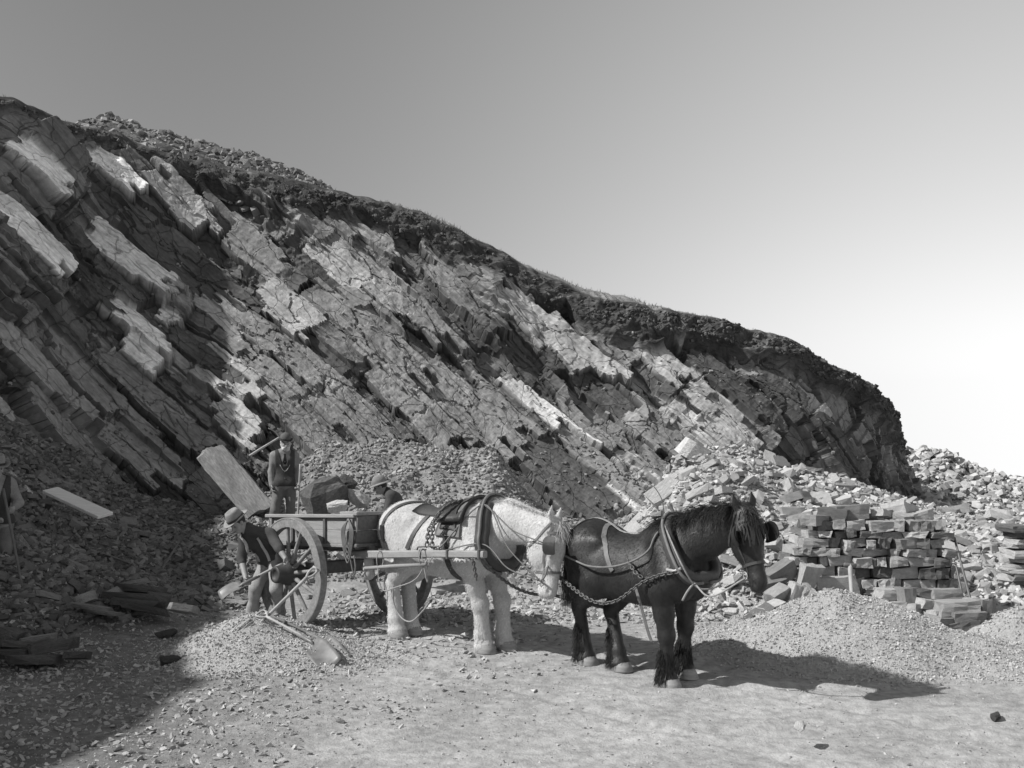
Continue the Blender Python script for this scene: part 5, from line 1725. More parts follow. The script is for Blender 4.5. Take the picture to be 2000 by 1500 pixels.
# head board, leaning slightly forward
for k, (z0, z1) in enumerate(((1.03, 1.20), (1.205, 1.375))):
    mb = MB(); mb.box((1.000 + .025 * k, 0, (z0 + z1) / 2 + .025), (.03, 1.22, z1 - z0), Matrix.Rotation(R(7), 3, 'Y'), .004); mb.build('head_plank', M_WOODD, cart)
mb = MB(); mb.box((1.045, 0, 1.425), (.06, 1.30, .045), bev=.008); mb.build('head_rail', M_WOOD, cart)
mb = MB(); mb.box((1.02, 0, 1.05), (.05, 1.26, .04), bev=.006); mb.build('head_sill', M_WOODD, cart)
for y in (-.30, .30):
    mb = MB(); mb.bar((1.031, y, 1.02), (1.065, y, 1.40), .05, .014, up=(1, 0, 0)); mb.build('head_iron', M_IRON, cart)
# shafts
for sd in (1, -1):
    mb = MB()
    pts = [Vector((.78, sd * .47, .925)), Vector((1.5, sd * .47, .965)), Vector((2.3, sd * .47, 1.015)), Vector((3.06, sd * .47, 1.05))]
    q = spline(pts, 4); V = []; F = []
    for i, p in enumerate(q):
        sc_ = 1 - .22 * i / (len(q) - 1)
        w, h = .042 * sc_, .048 * sc_
        for (a, b) in ((-1, -.7), (-.7, -1), (.7, -1), (1, -.7), (1, .7), (.7, 1), (-.7, 1), (-1, .7)):
            V.append(p + Vector((0, a * w, b * h)))
    n = len(q)
    for i in range(n - 1):
        for j in range(8): F.append((i * 8 + j, i * 8 + (j + 1) % 8, (i + 1) * 8 + (j + 1) % 8, (i + 1) * 8 + j))
    F.append(tuple(range(7, -1, -1))); F.append(tuple((n - 1) * 8 + j for j in range(8)))
    mb.add(V, F); sh = mb.build('shaft', M_WOODL, cart)
    for x in (2.05, 2.5, 3.0):
        z = .998 + (x - 2) * .05
        mb = MB(); mb.box((x, sd * .47, z), (.028, .10, .105), bev=.004); mb.build('shaft_iron', M_IRON, sh)
    mb = MB(); mb.tube([(1.95, sd * .47, 1.04), (1.97, sd * .47, 1.075), (2.32, sd * .47, 1.10), (2.34, sd * .47, 1.06)], .010, 6); mb.build('shaft_staple', M_IRON, sh, True)
# ridge chain from shaft to shaft over the saddle
top = e_matrix(cart).inverted() @ (e_matrix(white) @ WH_TOP)
for k, off_ in ((0, 0), (1, .09)):
    mb = MB(); mb.chain(spline([Vector((2.12 + off_, -.47, 1.09)), Vector((2.14 + off_ * .6, -.44, 1.30)), Vector((top.x, -.30, 1.52)), top + Vector((.02, 0, -.055))] + ([Vector((top.x, .30, 1.52)), Vector((2.14, .47, 1.09))] if k == 0 else []), 8), .07, .008, .042); mb.build('ridge_chain', M_IRON, cart, True)
# draught chain from the shaft to the collar
for sd, nm in ((-1, 'r'), (1, 'l')):
    hk = e_matrix(cart).inverted() @ (e_matrix(white) @ wh_f['hame_hook' + nm])
    mb = MB(); mb.chain(sag(Vector((2.2, sd * .48, 1.09)), hk, .05), .066, .008, .038); mb.build('draught_chain', M_IRON, cart, True)
mb = MB(); mb.chain(sag(Vector((2.9, -.50, 1.00)), Vector((2.90, -.44, .76)), .0, 6), .055, .007, .032); mb.build('shaft_chain', M_IRON, cart, True)
# prop stick slung under the near shaft
mb = MB(); mb.tube([(1.10, -.55, .785), (1.65, -.55, .845), (2.2, -.55, .895)], [.020, .023, .019], 8); mb.build('prop_stick', M_WOODL, cart, True)
mb = MB()
for x in (1.36, 2.12): mb.tube([(x, -.53 + .05 * math.cos(t), .90 + (x - 1.36) * .09 + .10 * math.sin(t)) for t in [k * .6 for k in range(12)]], .007, 5)
mb.tube(spline([(1.36, -.56, .80), (1.38, -.56, .66), (1.44, -.54, .55), (1.65, -.54, .60), (2.0, -.53, .72), (2.2, -.53, .95)], 8), .008, 6)
mb.tube(spline([(2.1, -.53, .99), (2.16, -.54, .84), (2.2, -.53, .70), (2.18, -.51, .86), (2.28, -.52, .99)], 8), .007, 6)
mb.tube(spline([(1.52, -.46, .62), (1.50, -.44, .40), (1.62, -.42, .24), (1.80, -.42, .22), (1.98, -.40, .36), (2.06, -.38, .46)], 8), .009, 6)
mb.build('sling_rope', M_ROPE, cart, True)
# coils of rope and harness hung on the near front corner
mb = MB()
for k in range(4):
    w = .05 + .02 * k
    mb.tube(spline([(.88 + .01 * k, -.635, 1.36), (.88 - w, -.645, 1.20), (.89, -.645, 1.02 - .06 * k), (.89 + w, -.645, 1.18), (.90, -.635, 1.36)], 8), .009, 6)
mb.tube(spline([(.90, -.64, 1.08), (.92, -.64, .95), (.96, -.63, .78), (.98, -.62, .70), (1.01, -.62, .80), (.98, -.62, .93)], 8), .009, 6)
mb.build('hung_rope', M_LEATHERL, cart, True)
# nose bag hanging under the front
sb = Sdf(); sb.rc((1.0, -.42, .86), (1.0, -.42, .70), .06, .075, .03); sb.rc((1.0, -.42, .9), (1.0, -.42, .95), .04, .03, .03)
link('nose_bag', sb.mesh('nose_bag', .014, noise=lambda q: .008 * vnoise(q[:, 0] * 18, q[:, 1] * 18, q[:, 2] * 9)), cart, M_CANVAS)
# stone load lying low in the body
rl = np.random.default_rng(77)
ld = tag(empty('stone_load', cw(0, 0, 1.05)), 'few flat stones loaded inside the cart body', 'stones')
for k in range(16):
    p = cw(rl.uniform(-.8, .6), rl.uniform(-.42, .42), 1.10 + .03 * (k % 3)); s_ = rl.uniform(.2, .36)
    child(link('stone', ST[k % len(ST)], None, None, p, Matrix(rotm(rl, 1, .12)[0].tolist()), (s_, s_ * .6, s_ * .25)), ld)
# spreader bar between the traces behind the dark horse
a, b = P(1075, 1161, 12.25), P(1200, 1191, 11.95)
sw = tag(empty('spreader_bar', (a + b) / 2), 'dark wooden spreader bar hanging in the trace chains behind the dark horse', 'spreader bar')
mb = MB(); d = b - a
mb.tube([a, a.lerp(b, .25), a.lerp(b, .5), a.lerp(b, .75), b], [.016, .022, .025, .022, .016], 8); child(mb.build('bar', M_WOODD, None, True), sw)
MD = e_matrix(dark)
for p, t in ((a, (-.80, -.36, .98)), (b, (-.80, .36, .98))):
    mb = MB(); mb.chain(sag(MD @ Vector(t), p, .03), .06, .0075, .036); child(mb.build('chain', M_IRON, None, True), sw)
for p, sd in ((a, -.47), (b, .47)):
    mb = MB(); mb.chain(sag(p, cw(3.0, sd, 1.0), .12), .06, .0075, .036); child(mb.build('chain', M_IRON, None, True), sw)
# ------------------------------------------------------------------ people
M_SKIN = mat('skin', 0.27, rough=.6, var=.15, scale=20, spec=.35)
M_BEARD = mat('white_beard', 0.55, rough=.9, var=.2, scale=60, bump=.006, bscale=160)
M_HAIRM = mat('dark_hair_man', 0.04, rough=.8, var=.2, scale=60, bump=.004, bscale=160)
def cloth(name, base, rough=.9): return mat(name, base, rough=rough, var=.18, scale=9, bump=.004, bscale=90, spec=.15, fine=.1)

def make_person(loc, rz, J, label, shirt, trousers, hat, vest=None, beard=None, sleeves=1.0, seed=1, braces=None, hatkind='felt', chain=False, tie=None, boots=None):
    """J: joints in local metres (x = the person's left when facing -y, z up)"""
    r = np.random.default_rng(seed)
    e = tag(empty('person', loc, rz), label, 'person')
    J = {k: np.array(v, float) for k, v in J.items()}
    pel, che, nek, hed = J['pelvis'], J['chest'], J['neck'], J['head']
    fd = J['face'] / np.linalg.norm(J['face']); hu = J['hup'] - fd * (J['hup'] @ fd); hu /= np.linalg.norm(hu)
    hl = np.cross(hu, fd)                         # head's sideways axis
    shax = J['sl'] - J['sr']; shax /= np.linalg.norm(shax)
    hpax = J['hl'] - J['hr']; hpax /= np.linalg.norm(hpax)
    tfw = np.cross(shax, che - pel); tfw /= np.linalg.norm(tfw)     # front of the chest
    if tfw @ fd < 0 and abs(tfw @ fd) > .5: tfw = -tfw
    Hd = lambda a, b, c: hed + hl * a + fd * b + hu * c
    HM = (hl, fd, hu)
    def torso(s, g=0.0):
        s.rc(pel + (pel - che) * .02, che, .135 + g, .150 + g, .05, (tuple(np.cross(shax, (che - pel) / np.linalg.norm(che - pel))), .72))
        up = (che - pel) / np.linalg.norm(che - pel)
        s.rc(che - shax * .10 + up * .04, che + shax * .10 + up * .04, .115 + g, .115 + g, .06, (tuple(tfw), .86))
        s.rc(J['sr'] * .85 + nek * .15, nek, .07 + g, .055 + g, .06); s.rc(J['sl'] * .85 + nek * .15, nek, .07 + g, .055 + g, .06)
        s.rc(pel - hpax * .075, pel + hpax * .075, .125 + g, .125 + g, .06)
    def arm(s, sd, g=0.0, upto=1.0, k=.04):
        a, b, c = J['s' + sd], J['e' + sd], J['w' + sd]
        s.rc(a, b, .062 + g, .047 + g, k)
        if upto > 1e-3: s.rc(b, b + (c - b) * upto, .046 + g, .046 + g - (.014 if upto > .9 else .006), k * .7)
    def leg(s, sd, g=0.0, k=.05):
        a, b, c = J['h' + sd], J['k' + sd], J['a' + sd]
        s.rc(a, b, .088 + g, .058 + g, k); s.rc(b, c, .058 + g, .042 + g, k * .8)
        m = b + (c - b) * .3
        s.el(m + np.array([0, .02, 0]), (.055 + g, .06 + g, .10), k=.04)
    body = Sdf()
    torso(body); [arm(body, q) for q in 'lr']; [leg(body, q) for q in 'lr']
    body.rc(nek - hu * .04, hed - hu * .05 - fd * .02, .056, .054, .03)
    # head
    body.el(Hd(0, -.010, .030), (.077, .096, .088), HM, k=.03)
    body.el(Hd(0, .022, -.040), (.058, .068, .072), HM, k=.03)
    body.el(Hd(0, .060, -.088), (.028, .024, .022), HM, k=.02)
    body.rc(Hd(0, .088, .012), Hd(0, .110, -.030), .011, .017, .015)
    body.rc(Hd(-.035, .078, .026), Hd(.035, .078, .026), .013, .013, .02)
    for sd in (1, -1):
        body.el(Hd(sd * .032, .088, .004), (.014, .012, .010), HM, k=.01, sub=True)
        body.el(Hd(sd * .078, -.008, -.005), (.012, .020, .032), HM, k=.01)
        body.el(Hd(sd * .04, .06, -.03), (.022, .02, .022), HM, k=.02)
    body.rc(Hd(-.020, .094, -.058), Hd(.020, .094, -.058), .006, .006, .008, sub=True)
    body.rc(Hd(-.018, .086, -.066), Hd(.018, .086, -.066), .010, .010, .01)
    # hands: palm, four unequal fingers, thumb from the side of the palm
    for sd in 'lr':
        w = J['w' + sd]; d = w - J['e' + sd]; d /= np.linalg.norm(d)
        pn = J.get('palm' + sd, np.array([1.0 if sd == 'r' else -1.0, 0, 0])); pn = pn - d * (pn @ d); pn /= np.linalg.norm(pn)
        ta = np.cross(pn, d) * (1 if sd == 'r' else -1)          # towards the thumb
        if 'thumb' + sd in J:
            t0 = J['thumb' + sd]; ta = ta if ta @ t0 > 0 else -ta
        curl = float(J.get('curl' + sd, np.array([.5]))[0]) if 'curl' + sd in J else .5
        pc = w + d * .05
        body.el(pc, (.048, .040, .018), (d, ta, pn), k=.02)
        for i, (L, o) in enumerate(((.070, .030), (.080, .010), (.074, -.011), (.058, -.030))):
            p0 = w + d * .085 + ta * o
            p1 = p0 + (d * math.cos(curl) + pn * math.sin(curl)) * L * .45
            p2 = p1 + (d * math.cos(curl * 2.3) + pn * math.sin(curl * 2.3)) * L * .32
            p3 = p2 + (d * math.cos(curl * 3.3) + pn * math.sin(curl * 3.3)) * L * .23
            body.rc(p0, p1, .0105, .0095, .006); body.rc(p1, p2, .0095, .009, .005); body.rc(p2, p3, .009, .008, .005)
        q0 = w + d * .025 + ta * .032; q1 = q0 + (d * .6 + ta * .6 + pn * .35) * .035; q2 = q1 + (d * .75 + ta * .1 + pn * .6) * .032
        body.rc(q0, q1, .014, .011, .01); body.rc(q1, q2, .011, .009, .005)
    for sd in 'lr':
        a = J['a' + sd]; fdv = J['foot' + sd] / np.linalg.norm(J['foot' + sd])
        body.rc(a + np.array([0, 0, -.02]), a + fdv * .13 + np.array([0, 0, -.045]), .042, .03, .03)
    link('body', body.mesh('person_body', .0085), e, M_SKIN)
    wr = lambda amp, f: (lambda q: amp * fbm(q[:, 0] * f, q[:, 1] * f, q[:, 2] * f * .6, oct=2, seed=seed))
    # shirt
    s = Sdf(); torso(s, .008); [arm(s, q, .011, sleeves) for q in 'lr']
    s.rc(nek - hu * .03, nek + hu * .015, .062, .06, .02)
    up = (che - pel) / np.linalg.norm(che - pel); hem = pel + up * .02
    sh = s
    link('shirt', s.mesh('shirt', .011, noise=wr(.018, 8)), e, shirt)
    # trousers
    t = Sdf()
    t.rc(pel - hpax * .08, pel + hpax * .08,   .122, .122, .05, (tuple(np.cross(hpax, (0, 0, 1))), .92))
    t.rc(pel, pel + up * .07, .142, .140, .05, (tuple(tfw), .76))
    [leg(t, q, .017) for q in 'lr']
    for q in 'lr':
        c = J['a' + q]; b = J['k' + q]; t.rc(c + (b - c) * .25, c, .060, .066, .04)
    link('trousers', t.mesh('trousers', .011, noise=wr(.022, 7)), e, trousers)
    # boots
    for sd in 'lr':
        a = J['a' + sd]; fdv = J['foot' + sd] / np.linalg.norm(J['foot' + sd])
        b = Sdf(); b.rc(a + np.array([0, 0, .04]), a + np.array([0, 0, -.03]), .054, .05, .03)
        b.rc(a - fdv * .03 + np.array([0, 0, -.05]), a + fdv * .16 + np.array([0, 0, -.055]), .042, .038, .03)
        link('boot', b.mesh('boot', .012, cut=lambda q, z=a[2] - .088: z - q[:, 2]), e, boots or M_LEATHERD)
    if vest is not None:
        v = Sdf(); torso(v, .018)
        front = che + tfw * .5
        c0 = nek
        def cut(q, c0=c0, tf=tfw, u=up):
            rel = q - c0
            f_ = rel @ tf; h = rel @ u; l = np.abs(rel @ shax)
            neckv = .035 + np.clip((h + .22), 0, 1) * .30 - l           # V opening at the front
            dv = np.where(f_ > .0, neckv, .05 - l)
            sho = l - .165                                              # arm holes
            lowc = (pel - up * .05 - q) @ up
            return np.maximum(np.maximum(np.where(h > -.24, dv, -1), np.where(h > -.30, sho, -1)), lowc)
        link('vest', v.mesh('vest', .011, noise=wr(.010, 8), cut=cut), e, vest)
        for k in range(4):
            pnt = np.array([che + tfw * .3 - up * (.0 + .065 * k - .02)])
            pp, gg = proj(v, pnt, .004); mb = MB(); mb.lathe([(.0005, .004), (.009, .002), (.010, -.003)], c=pp[0], n=8); mb.build('button', M_IRON, e, True)
        if chain:
            q, g = proj(v, [che + tfw * .3 + shax * (.09 - .018 * k) * 1.0 - up * (.05 + .055 * math.sin(k / 10 * math.pi)) for k in range(11)], .006)
            mb = MB(); mb.tube([Vector(p) for p in q], .006, 5); mb.build('watch_chain', M_STEEL, e, True)
    if tie is not None:
        q, g = proj(sh, [nek + tfw * .2 - up * (.02 + .03 * k) for k in range(8)], .012)
        mb = MB(); mb.ribbon([Vector(p) for p in q], [Vector(v) for v in g], [.03, .035, .04, .05, .055, .06, .055, .02], .012); mb.build('tie', tie, e)
    if braces is not None:
        for sd in (1, -1):
            pts = [pel + up * .08 + tfw * .14 + shax * sd * .09, che + tfw * .16 + shax * sd * .10, che + up * .15 + shax * sd * .11 + tfw * .03, che - tfw * .16 + shax * sd * .07, pel + up * .08 - tfw * .14 + shax * sd * .02]
            mb = MB(); strap(mb, sh, pts, .036, .006, .014); mb.build('brace', braces, e)
    q = Sdf(); q.el(Hd(0, -.014, .034), (.083, .102, .092), HM, k=.02)
    link('hair', q.mesh('hair', .01, noise=wr(.008, 40), cut=lambda p: np.maximum((p - Hd(0, .035, .03)) @ fd - ((p - Hd(0, 0, .03)) @ hu) * .5, -((p - Hd(0, 0, -.055)) @ hu))), e, M_BEARD if beard else M_HAIRM)
    if beard:
        b = Sdf(); b.el(Hd(0, .052, -.085), (.058, .046, .055), HM, k=.02); b.rc(Hd(-.03, .10, -.048), Hd(.03, .10, -.048), .012, .012, .02)
        b.rc(Hd(-.066, .01, -.02), Hd(-.04, .06, -.08), .02, .03, .02); b.rc(Hd(.066, .01, -.02), Hd(.04, .06, -.08), .02, .03, .02)
        link('beard', b.mesh('beard', .009, noise=wr(.010, 45)), e, beard)
    for sd in (1, -1):
        mb = MB(); mb.lathe([(.0004, -.009), (.008, -.005), (.009, 0), (.008, .005), (.0004, .009)], c=Hd(sd * .032, .079, .004), n=8); mb.build('eye', M_EYE, e, True)
    # hat
    hm, = (hat,)
    brim, crown, top = {'felt': (.155, .098, .120), 'bowler': (.125, .094, .125), 'dome': (.150, .098, .130)}[hatkind]
    HMt = Matrix((hl, fd, hu)).transposed()
    base = Vector(Hd(0, -.008, .062))
    mb = MB()
    if hatkind == 'felt': pr = [(crown - .006, -.012), (crown, .0), (crown - .005, .05), (crown - .016, .095), (crown - .028, top), (crown - .048, top - .006), (.024, top - .030), (.0008, top - .036)]
    else: pr = [(crown - .006, -.012), (crown, .0), (crown - .002, .045), (crown - .016, .085), (crown - .042, top - .014), (.03, top - .002), (.0008, top)]
    mb.lathe(pr, n=24, sy=1.18)
    V = [Vector(v) for v in mb.V]
    mb.V = [base + HMt @ (v + Vector((0, 0, -.02 if False else 0))) for v in V]
    ho = mb.build('hat', hm, e, True)
    b2 = MB(); n = 28; V = []; F = []
    ring_ = [(crown - .008, -.001), (crown + (brim - crown) * .5, -.002), (brim, .008 if hatkind != 'dome' else -.022), (brim, .002 if hatkind != 'dome' else -.028), (crown + (brim - crown) * .5, -.009), (crown - .008, -.008)]
    for (rr, z) in ring_:
        for k in range(n):
            a = 2 * math.pi * k / n
            curl = (.022 * abs(math.cos(a)) ** 3 if hatkind != 'dome' else 0) * max(0, (rr - crown) / (brim - crown)) - .012 * max(0, math.sin(a)) * max(0, (rr - crown) / (brim - crown))
            V.append(base + HMt @ Vector((rr * math.cos(a), rr * 1.16 * math.sin(a), z + curl)))
    m_ = len(ring_)
    for i in range(m_):
        for k in range(n): F.append((i * n + k, i * n + (k + 1) % n, ((i + 1) % m_) * n + (k + 1) % n, ((i + 1) % m_) * n + k))
    b2.add(V, F); b2.build('hat_brim', hm, ho, True)
    b3 = MB(); V = []; F = []
    for (rr, z) in ((crown + .003, .001), (crown + .003, .028)):
        for k in range(n):
            a = 2 * math.pi * k / n; V.append(base + HMt @ Vector((rr * math.cos(a), rr * 1.18 * math.sin(a), z)))
    for k in range(n): F.append((k, (k + 1) % n, n + (k + 1) % n, n + k))
    b3.add(V, F); b3.build('hat_band', M_LEATHERD if hatkind != 'dome' else hm, ho, True)
    return e

C_SHIRTL = cloth('light_shirt', .21); C_VEST = cloth('dark_vest', .055); C_TROU = cloth('grey_trousers', .15); C_TROUL = cloth('pale_trousers', .30)
C_DARK = cloth('dark_shirt', .07); C_HATD = cloth('dark_hat', .10); C_HATL = cloth('pale_hat', .24); C_HATM = cloth('grey_hat', .22); C_BRACE = cloth('pale_brace', .45); C_TIE = cloth('black_tie', .02)

def stand(**kw):
    J = dict(pelvis=(0, 0, .96), chest=(0, .0, 1.30), neck=(0, .01, 1.50), head=(0, -.02, 1.64), face=(0, -1, -.05), hup=(0, 0, 1),
             sl=(.170, 0, 1.43), sr=(-.170, 0, 1.43), el=(.215, .03, 1.16), er=(-.215, .03, 1.16), wl=(.22, -.06, .92), wr=(-.22, -.06, .92),
             hl=(.09, 0, .93), hr=(-.09, 0, .93), kl=(.11, -.02, .50), kr=(-.11, -.02, .50), al=(.12, .02, .09), ar=(-.12, .02, .09), footl=(.25, -1, 0), footr=(-.25, -1, 0))
    J.update(kw); return J

# foreman behind the cart tail
p = P(556, 1052, 18.8); z = gz(p.x, p.y); FM = Vector((p.x, p.y, z))
zhat = CAMH - (848 - YH) / FPX * 18.8
FM.z = zhat - 1.80
foreman = make_person(FM, R(14), stand(head=(.01, -.03, 1.64), face=(.16, -1, -.22), el=(.225, .03, 1.17), wl=(.22, -.09, .95), er=(-.225, .03, 1.16), wr=(-.215, -.06, .93), palmr=(1, -.3, 0), palml=(-1, -.2, 0), curll=(.85,), curlr=(.55,),
                      kr=(-.16, -.05, .50), ar=(-.24, .02, .09), kl=(.10, -.04, .50), al=(.10, .02, .09), thumbl=(0, -1, 0), thumbr=(0, -1, 0)),
                      'bearded man in bowler hat and dark vest standing behind the cart tail', C_SHIRTL, C_TROU, C_HATD, vest=C_VEST, beard=M_BEARD, hatkind='bowler', chain=True, tie=C_TIE, seed=4)
# man bending behind the far side of the cart
q = P(742, 955, 17.2); zf = CAMH - (931 - YH) / FPX * 17.2
MB_LOC = Vector((q.x + .30, q.y + .05, gz(q.x + .3, q.y)))
hz = zf - .10 - MB_LOC.z - .06
dz = hz - 1.36
bender = make_person(MB_LOC, R(-84), stand(pelvis=(0, .16, .88 + dz * .5), chest=(0, -.06, 1.13 + dz), neck=(0, -.18, 1.27 + dz), head=(0, -.30, 1.36 + dz), face=(-.05, -1, -.30), hup=(0, -.25, 1), sl=(.19, -.13, 1.22 + dz), sr=(-.19, -.13, 1.22 + dz),
                      el=(.24, -.20, .95 + dz), er=(-.22, -.22, .95 + dz), wl=(.10, -.42, .86 + dz), wr=(-.10, -.40, .72 + dz), hl=(.09, .16, .86 + dz * .5), hr=(-.09, .16, .86 + dz * .5), kl=(.12, .0, .50), kr=(-.12, .04, .48), al=(.13, .12, .09), ar=(-.13, .16, .09), curll=(.9,), curlr=(.9,)),
                      'man in domed hat and dark shirt stooping beyond the cart side', C_DARK, C_TROU, C_HATM, hatkind='dome', seed=5)
# labourer bending with a shovel beside the near wheel
LD = 13.75
q = P(520, 1200, LD); LB_LOC = Vector((q.x, q.y, gz(q.x, q.y)))
def lb(px, py, d=LD):
    v = P(px, py, d) - LB_LOC
    c, s_ = math.cos(R(0)), math.sin(R(0))
    return (v.x, v.y, v.z)
labourer = make_person(LB_LOC, 0.0, dict(pelvis=lb(530, 1092, LD + .05), chest=lb(508, 1056, LD - .10), neck=lb(485, 1034, LD - .24), head=lb(465, 1022, LD - .30), face=(-.55, -.62, -.60), hup=(-.35, -.25, .9),
                      sl=lb(530, 1046, LD - .26), sr=lb(478, 1052, LD - .10), el=lb(546, 1072, LD - .42), er=lb(471, 1090, LD - .16), wl=lb(557, 1090, LD - .50), wr=lb(480, 1128, LD - .34), hl=lb(542, 1096, LD - .02), hr=lb(520, 1098, LD + .10),
                      kl=lb(540, 1150, LD - .22), kr=lb(500, 1146, LD + .02), al=lb(546, 1196, LD - .05), ar=lb(494, 1194, LD + .12), footl=(-.3, -1, 0), footr=(-.6, -.8, 0), curll=(1.0,), curlr=(1.0,), palml=(-.6, -.2, -.6), palmr=(.6, -.2, 0), thumbl=(-.5, -.5, .3), thumbr=(-.3, -.9, 0)),
                      'labourer in pale felt hat and braces bending over a shovel by the near wheel', C_DARK, C_TROUL, C_HATL, hatkind='felt', braces=C_BRACE, sleeves=.22, seed=6)
# man at the left edge with an iron bar
q = P(-6, 1150, 14.3); ED = Vector((q.x, q.y, gz(q.x, q.y)))
ED.z = (CAMH - (889 - YH) / FPX * 14.3) - 1.80
edge_man = make_person(ED, R(25), stand(face=(.3, -1, -.35), el=(.26, -.05, 1.18), wl=(.20, -.30, 1.12), er=(-.20, -.08, 1.17), wr=(-.02, -.30, 1.0), curll=(1.0,), curlr=(1.0,), palml=(-.8, -.3, 0), palmr=(.8, -.3, 0)),
                      'man in banded felt hat holding a long iron bar on the scree', C_SHIRTL, C_TROU, C_HATM, hatkind='felt', vest=C_VEST, seed=8)
# ------------------------------------------------------------------ tools
M_ASH = mat('ash_handle', 0.36, rough=.7, var=.2, scale=6, stretch=(1, 1, 1), bump=.002, bscale=60)
M_ASHD = mat('dirty_handle', 0.13, rough=.7, var=.25, scale=6, bump=.002, bscale=60)
M_BLADE = mat('shovel_steel', 0.16, rough=.45, var=.35, scale=8, spec=.5)
_dd = np.arange(6.0, 30.0, .015)
def gp(px, py, extra=None):
    """where the ray through a photo pixel meets the ground"""
    x = (px - 1000) / FPX * _dd; z = CAMH - (py - YH) / FPX * _dd
    g = ground_z(x, _dd)
    for fn in (GH_R, GH_L, GH_E, heap_right): g = np.maximum(g, ground_z(x, _dd) + fn(x, _dd))
    i = np.where(z < g)[0]
    i = i[0] if len(i) else len(_dd) - 1
    return Vector((x[i], _dd[i], g[i]))

def shovel(label, grip, sock, tip, hm, width=.24, normal=(0, 0, 1), dgrip=True):
    grip, sock, tip = Vector(grip), Vector(sock), Vector(tip)
    e = tag(empty('shovel', sock), label, 'shovel')
    ax = (sock - grip).normalized()
    mb = MB(); q = spline([grip, grip.lerp(sock, .5) + Vector((0, 0, .008)), sock], 6)
    mb.tube(q, [.016] * len(q), 8)
    if dgrip:
        sd = ax.cross(Vector(normal)).normalized()
        mb.tube(spline([grip + ax * .02, grip - ax * .05 + sd * .05, grip - ax * .11 + sd * .05, grip - ax * .11 - sd * .05, grip - ax * .05 - sd * .05, grip + ax * .02], 5), .011, 6)
    child(mb.build('handle', hm, None, True), e)
    d = (tip - sock).normalized(); nn = Vector(normal); nn = (nn - d * nn.dot(d)).normalized(); sd = d.cross(nn)
    L = (tip - sock).length
    V = []; F = []; n1, n2 = 8, 9
    for i in range(n1):
        u = i / (n1 - 1)
        w = width * (.5 + .5 * min(1, u * 3.5 + .25)) / 2
        for j in range(n2):
            v = j / (n2 - 1) * 2 - 1
            V.append(sock + d * (u * L - .02 * v * v * (u > .9)) + sd * (v * w) + nn * (.035 * v * v + .03 * math.sin(u * 2.6) - .02))
    m = len(V); V += [p - nn * .004 for p in V]
    for i in range(n1 - 1):
        for j in range(n2 - 1):
            k = i * n2 + j; F += [(k, k + 1, k + n2 + 1, k + n2), (k + m, k + n2 + m, k + n2 + 1 + m, k + 1 + m)]
    ed = [i * n2 for i in range(n1)] + [(n1 - 1) * n2 + j for j in range(1, n2)] + [i * n2 + n2 - 1 for i in range(n1 - 2, -1, -1)] + [j for j in range(n2 - 2, 0, -1)]
    for a, b in zip(ed, ed[1:] + ed[:1]): F.append((a, b, b + m, a + m))
    mb = MB(); mb.add(V, F); child(mb.build('blade', M_BLADE, None, True), e)
    mb = MB(); mb.tube([sock - ax * .22, sock, sock + d * .06 - nn * .005], [.019, .022, .012], 8); child(mb.build('socket', M_BLADE, None, True), e)
    return e
shovel('shovel with pale worn handle lying blade-down on the gravel below the wheel', P(520, 1204, 12.35), P(607, 1253, 11.98), P(648, 1306, 11.52) + Vector((0, 0, .02)), M_ASH, .27, (-.35, -.25, .9))
shovel('shovel with dark handle lying behind the pale-handled shovel', P(530, 1203, 12.62), P(628, 1249, 12.22), P(668, 1302, 11.78) + Vector((0, 0, .02)), M_ASHD, .25, (-.5, .2, .85), dgrip=False)
shovel('shovel gripped by the bending labourer beside the wheel', P(620, 1068, 13.62), P(474, 1141, 13.25), P(430, 1168, 13.15), M_ASH, .24, (0, -.3, .95), dgrip=False)

# many-tined stone fork leaning on the wheel
A_, B_ = P(616, 1112, 12.95), P(508, 1217, 12.30)
fk = tag(empty('stone_fork', B_), 'stone fork with curved tines and split wooden grip leaning against the near wheel', 'fork')
ax = (B_ - A_).normalized(); sd = ax.cross(Vector((0, -1, .3))).normalized(); nn = sd.cross(ax).normalized()
mb = MB(); q = [A_.lerp(B_, t) for t in (0.16, .3, .6, 1)]
mb.tube(q, [.024, .021, .019, .018], 8)
for s_ in (1, -1): mb.tube(spline([A_.lerp(B_, .18), A_.lerp(B_, .10) + sd * .030 * s_, A_.lerp(B_, .02) + sd * .034 * s_, A_ + sd * .012 * s_], 5), .014, 8)
mb.tube([A_ + sd * .045 - ax * .01, A_ - sd * .045 - ax * .01], .017, 8)
child(mb.build('handle', M_ASH, None, True), fk)
mb = MB(); mb.tube([B_ - sd * .14 + ax * .02, B_ + sd * .14 + ax * .02], .009, 6); mb.tube([B_ - ax * .16, B_ + ax * .03], [.021, .016], 8); child(mb.build('head', M_BLADE, None, True), fk)
for k in range(9):
    o = sd * (-.14 + .035 * k)
    mb = MB(); mb.tube(spline([B_ + o + ax * .02, B_ + o * 1.05 + ax * .12 + nn * .045, B_ + o * 1.1 + ax * .24 + nn * .05 + Vector((0, 0, -.01)), B_ + o * 1.12 + ax * .33 + nn * .01 + Vector((0, 0, -.02))], 5), [.006] * 16, 5)
    child(mb.build('tine', M_STEEL, None, True), fk)

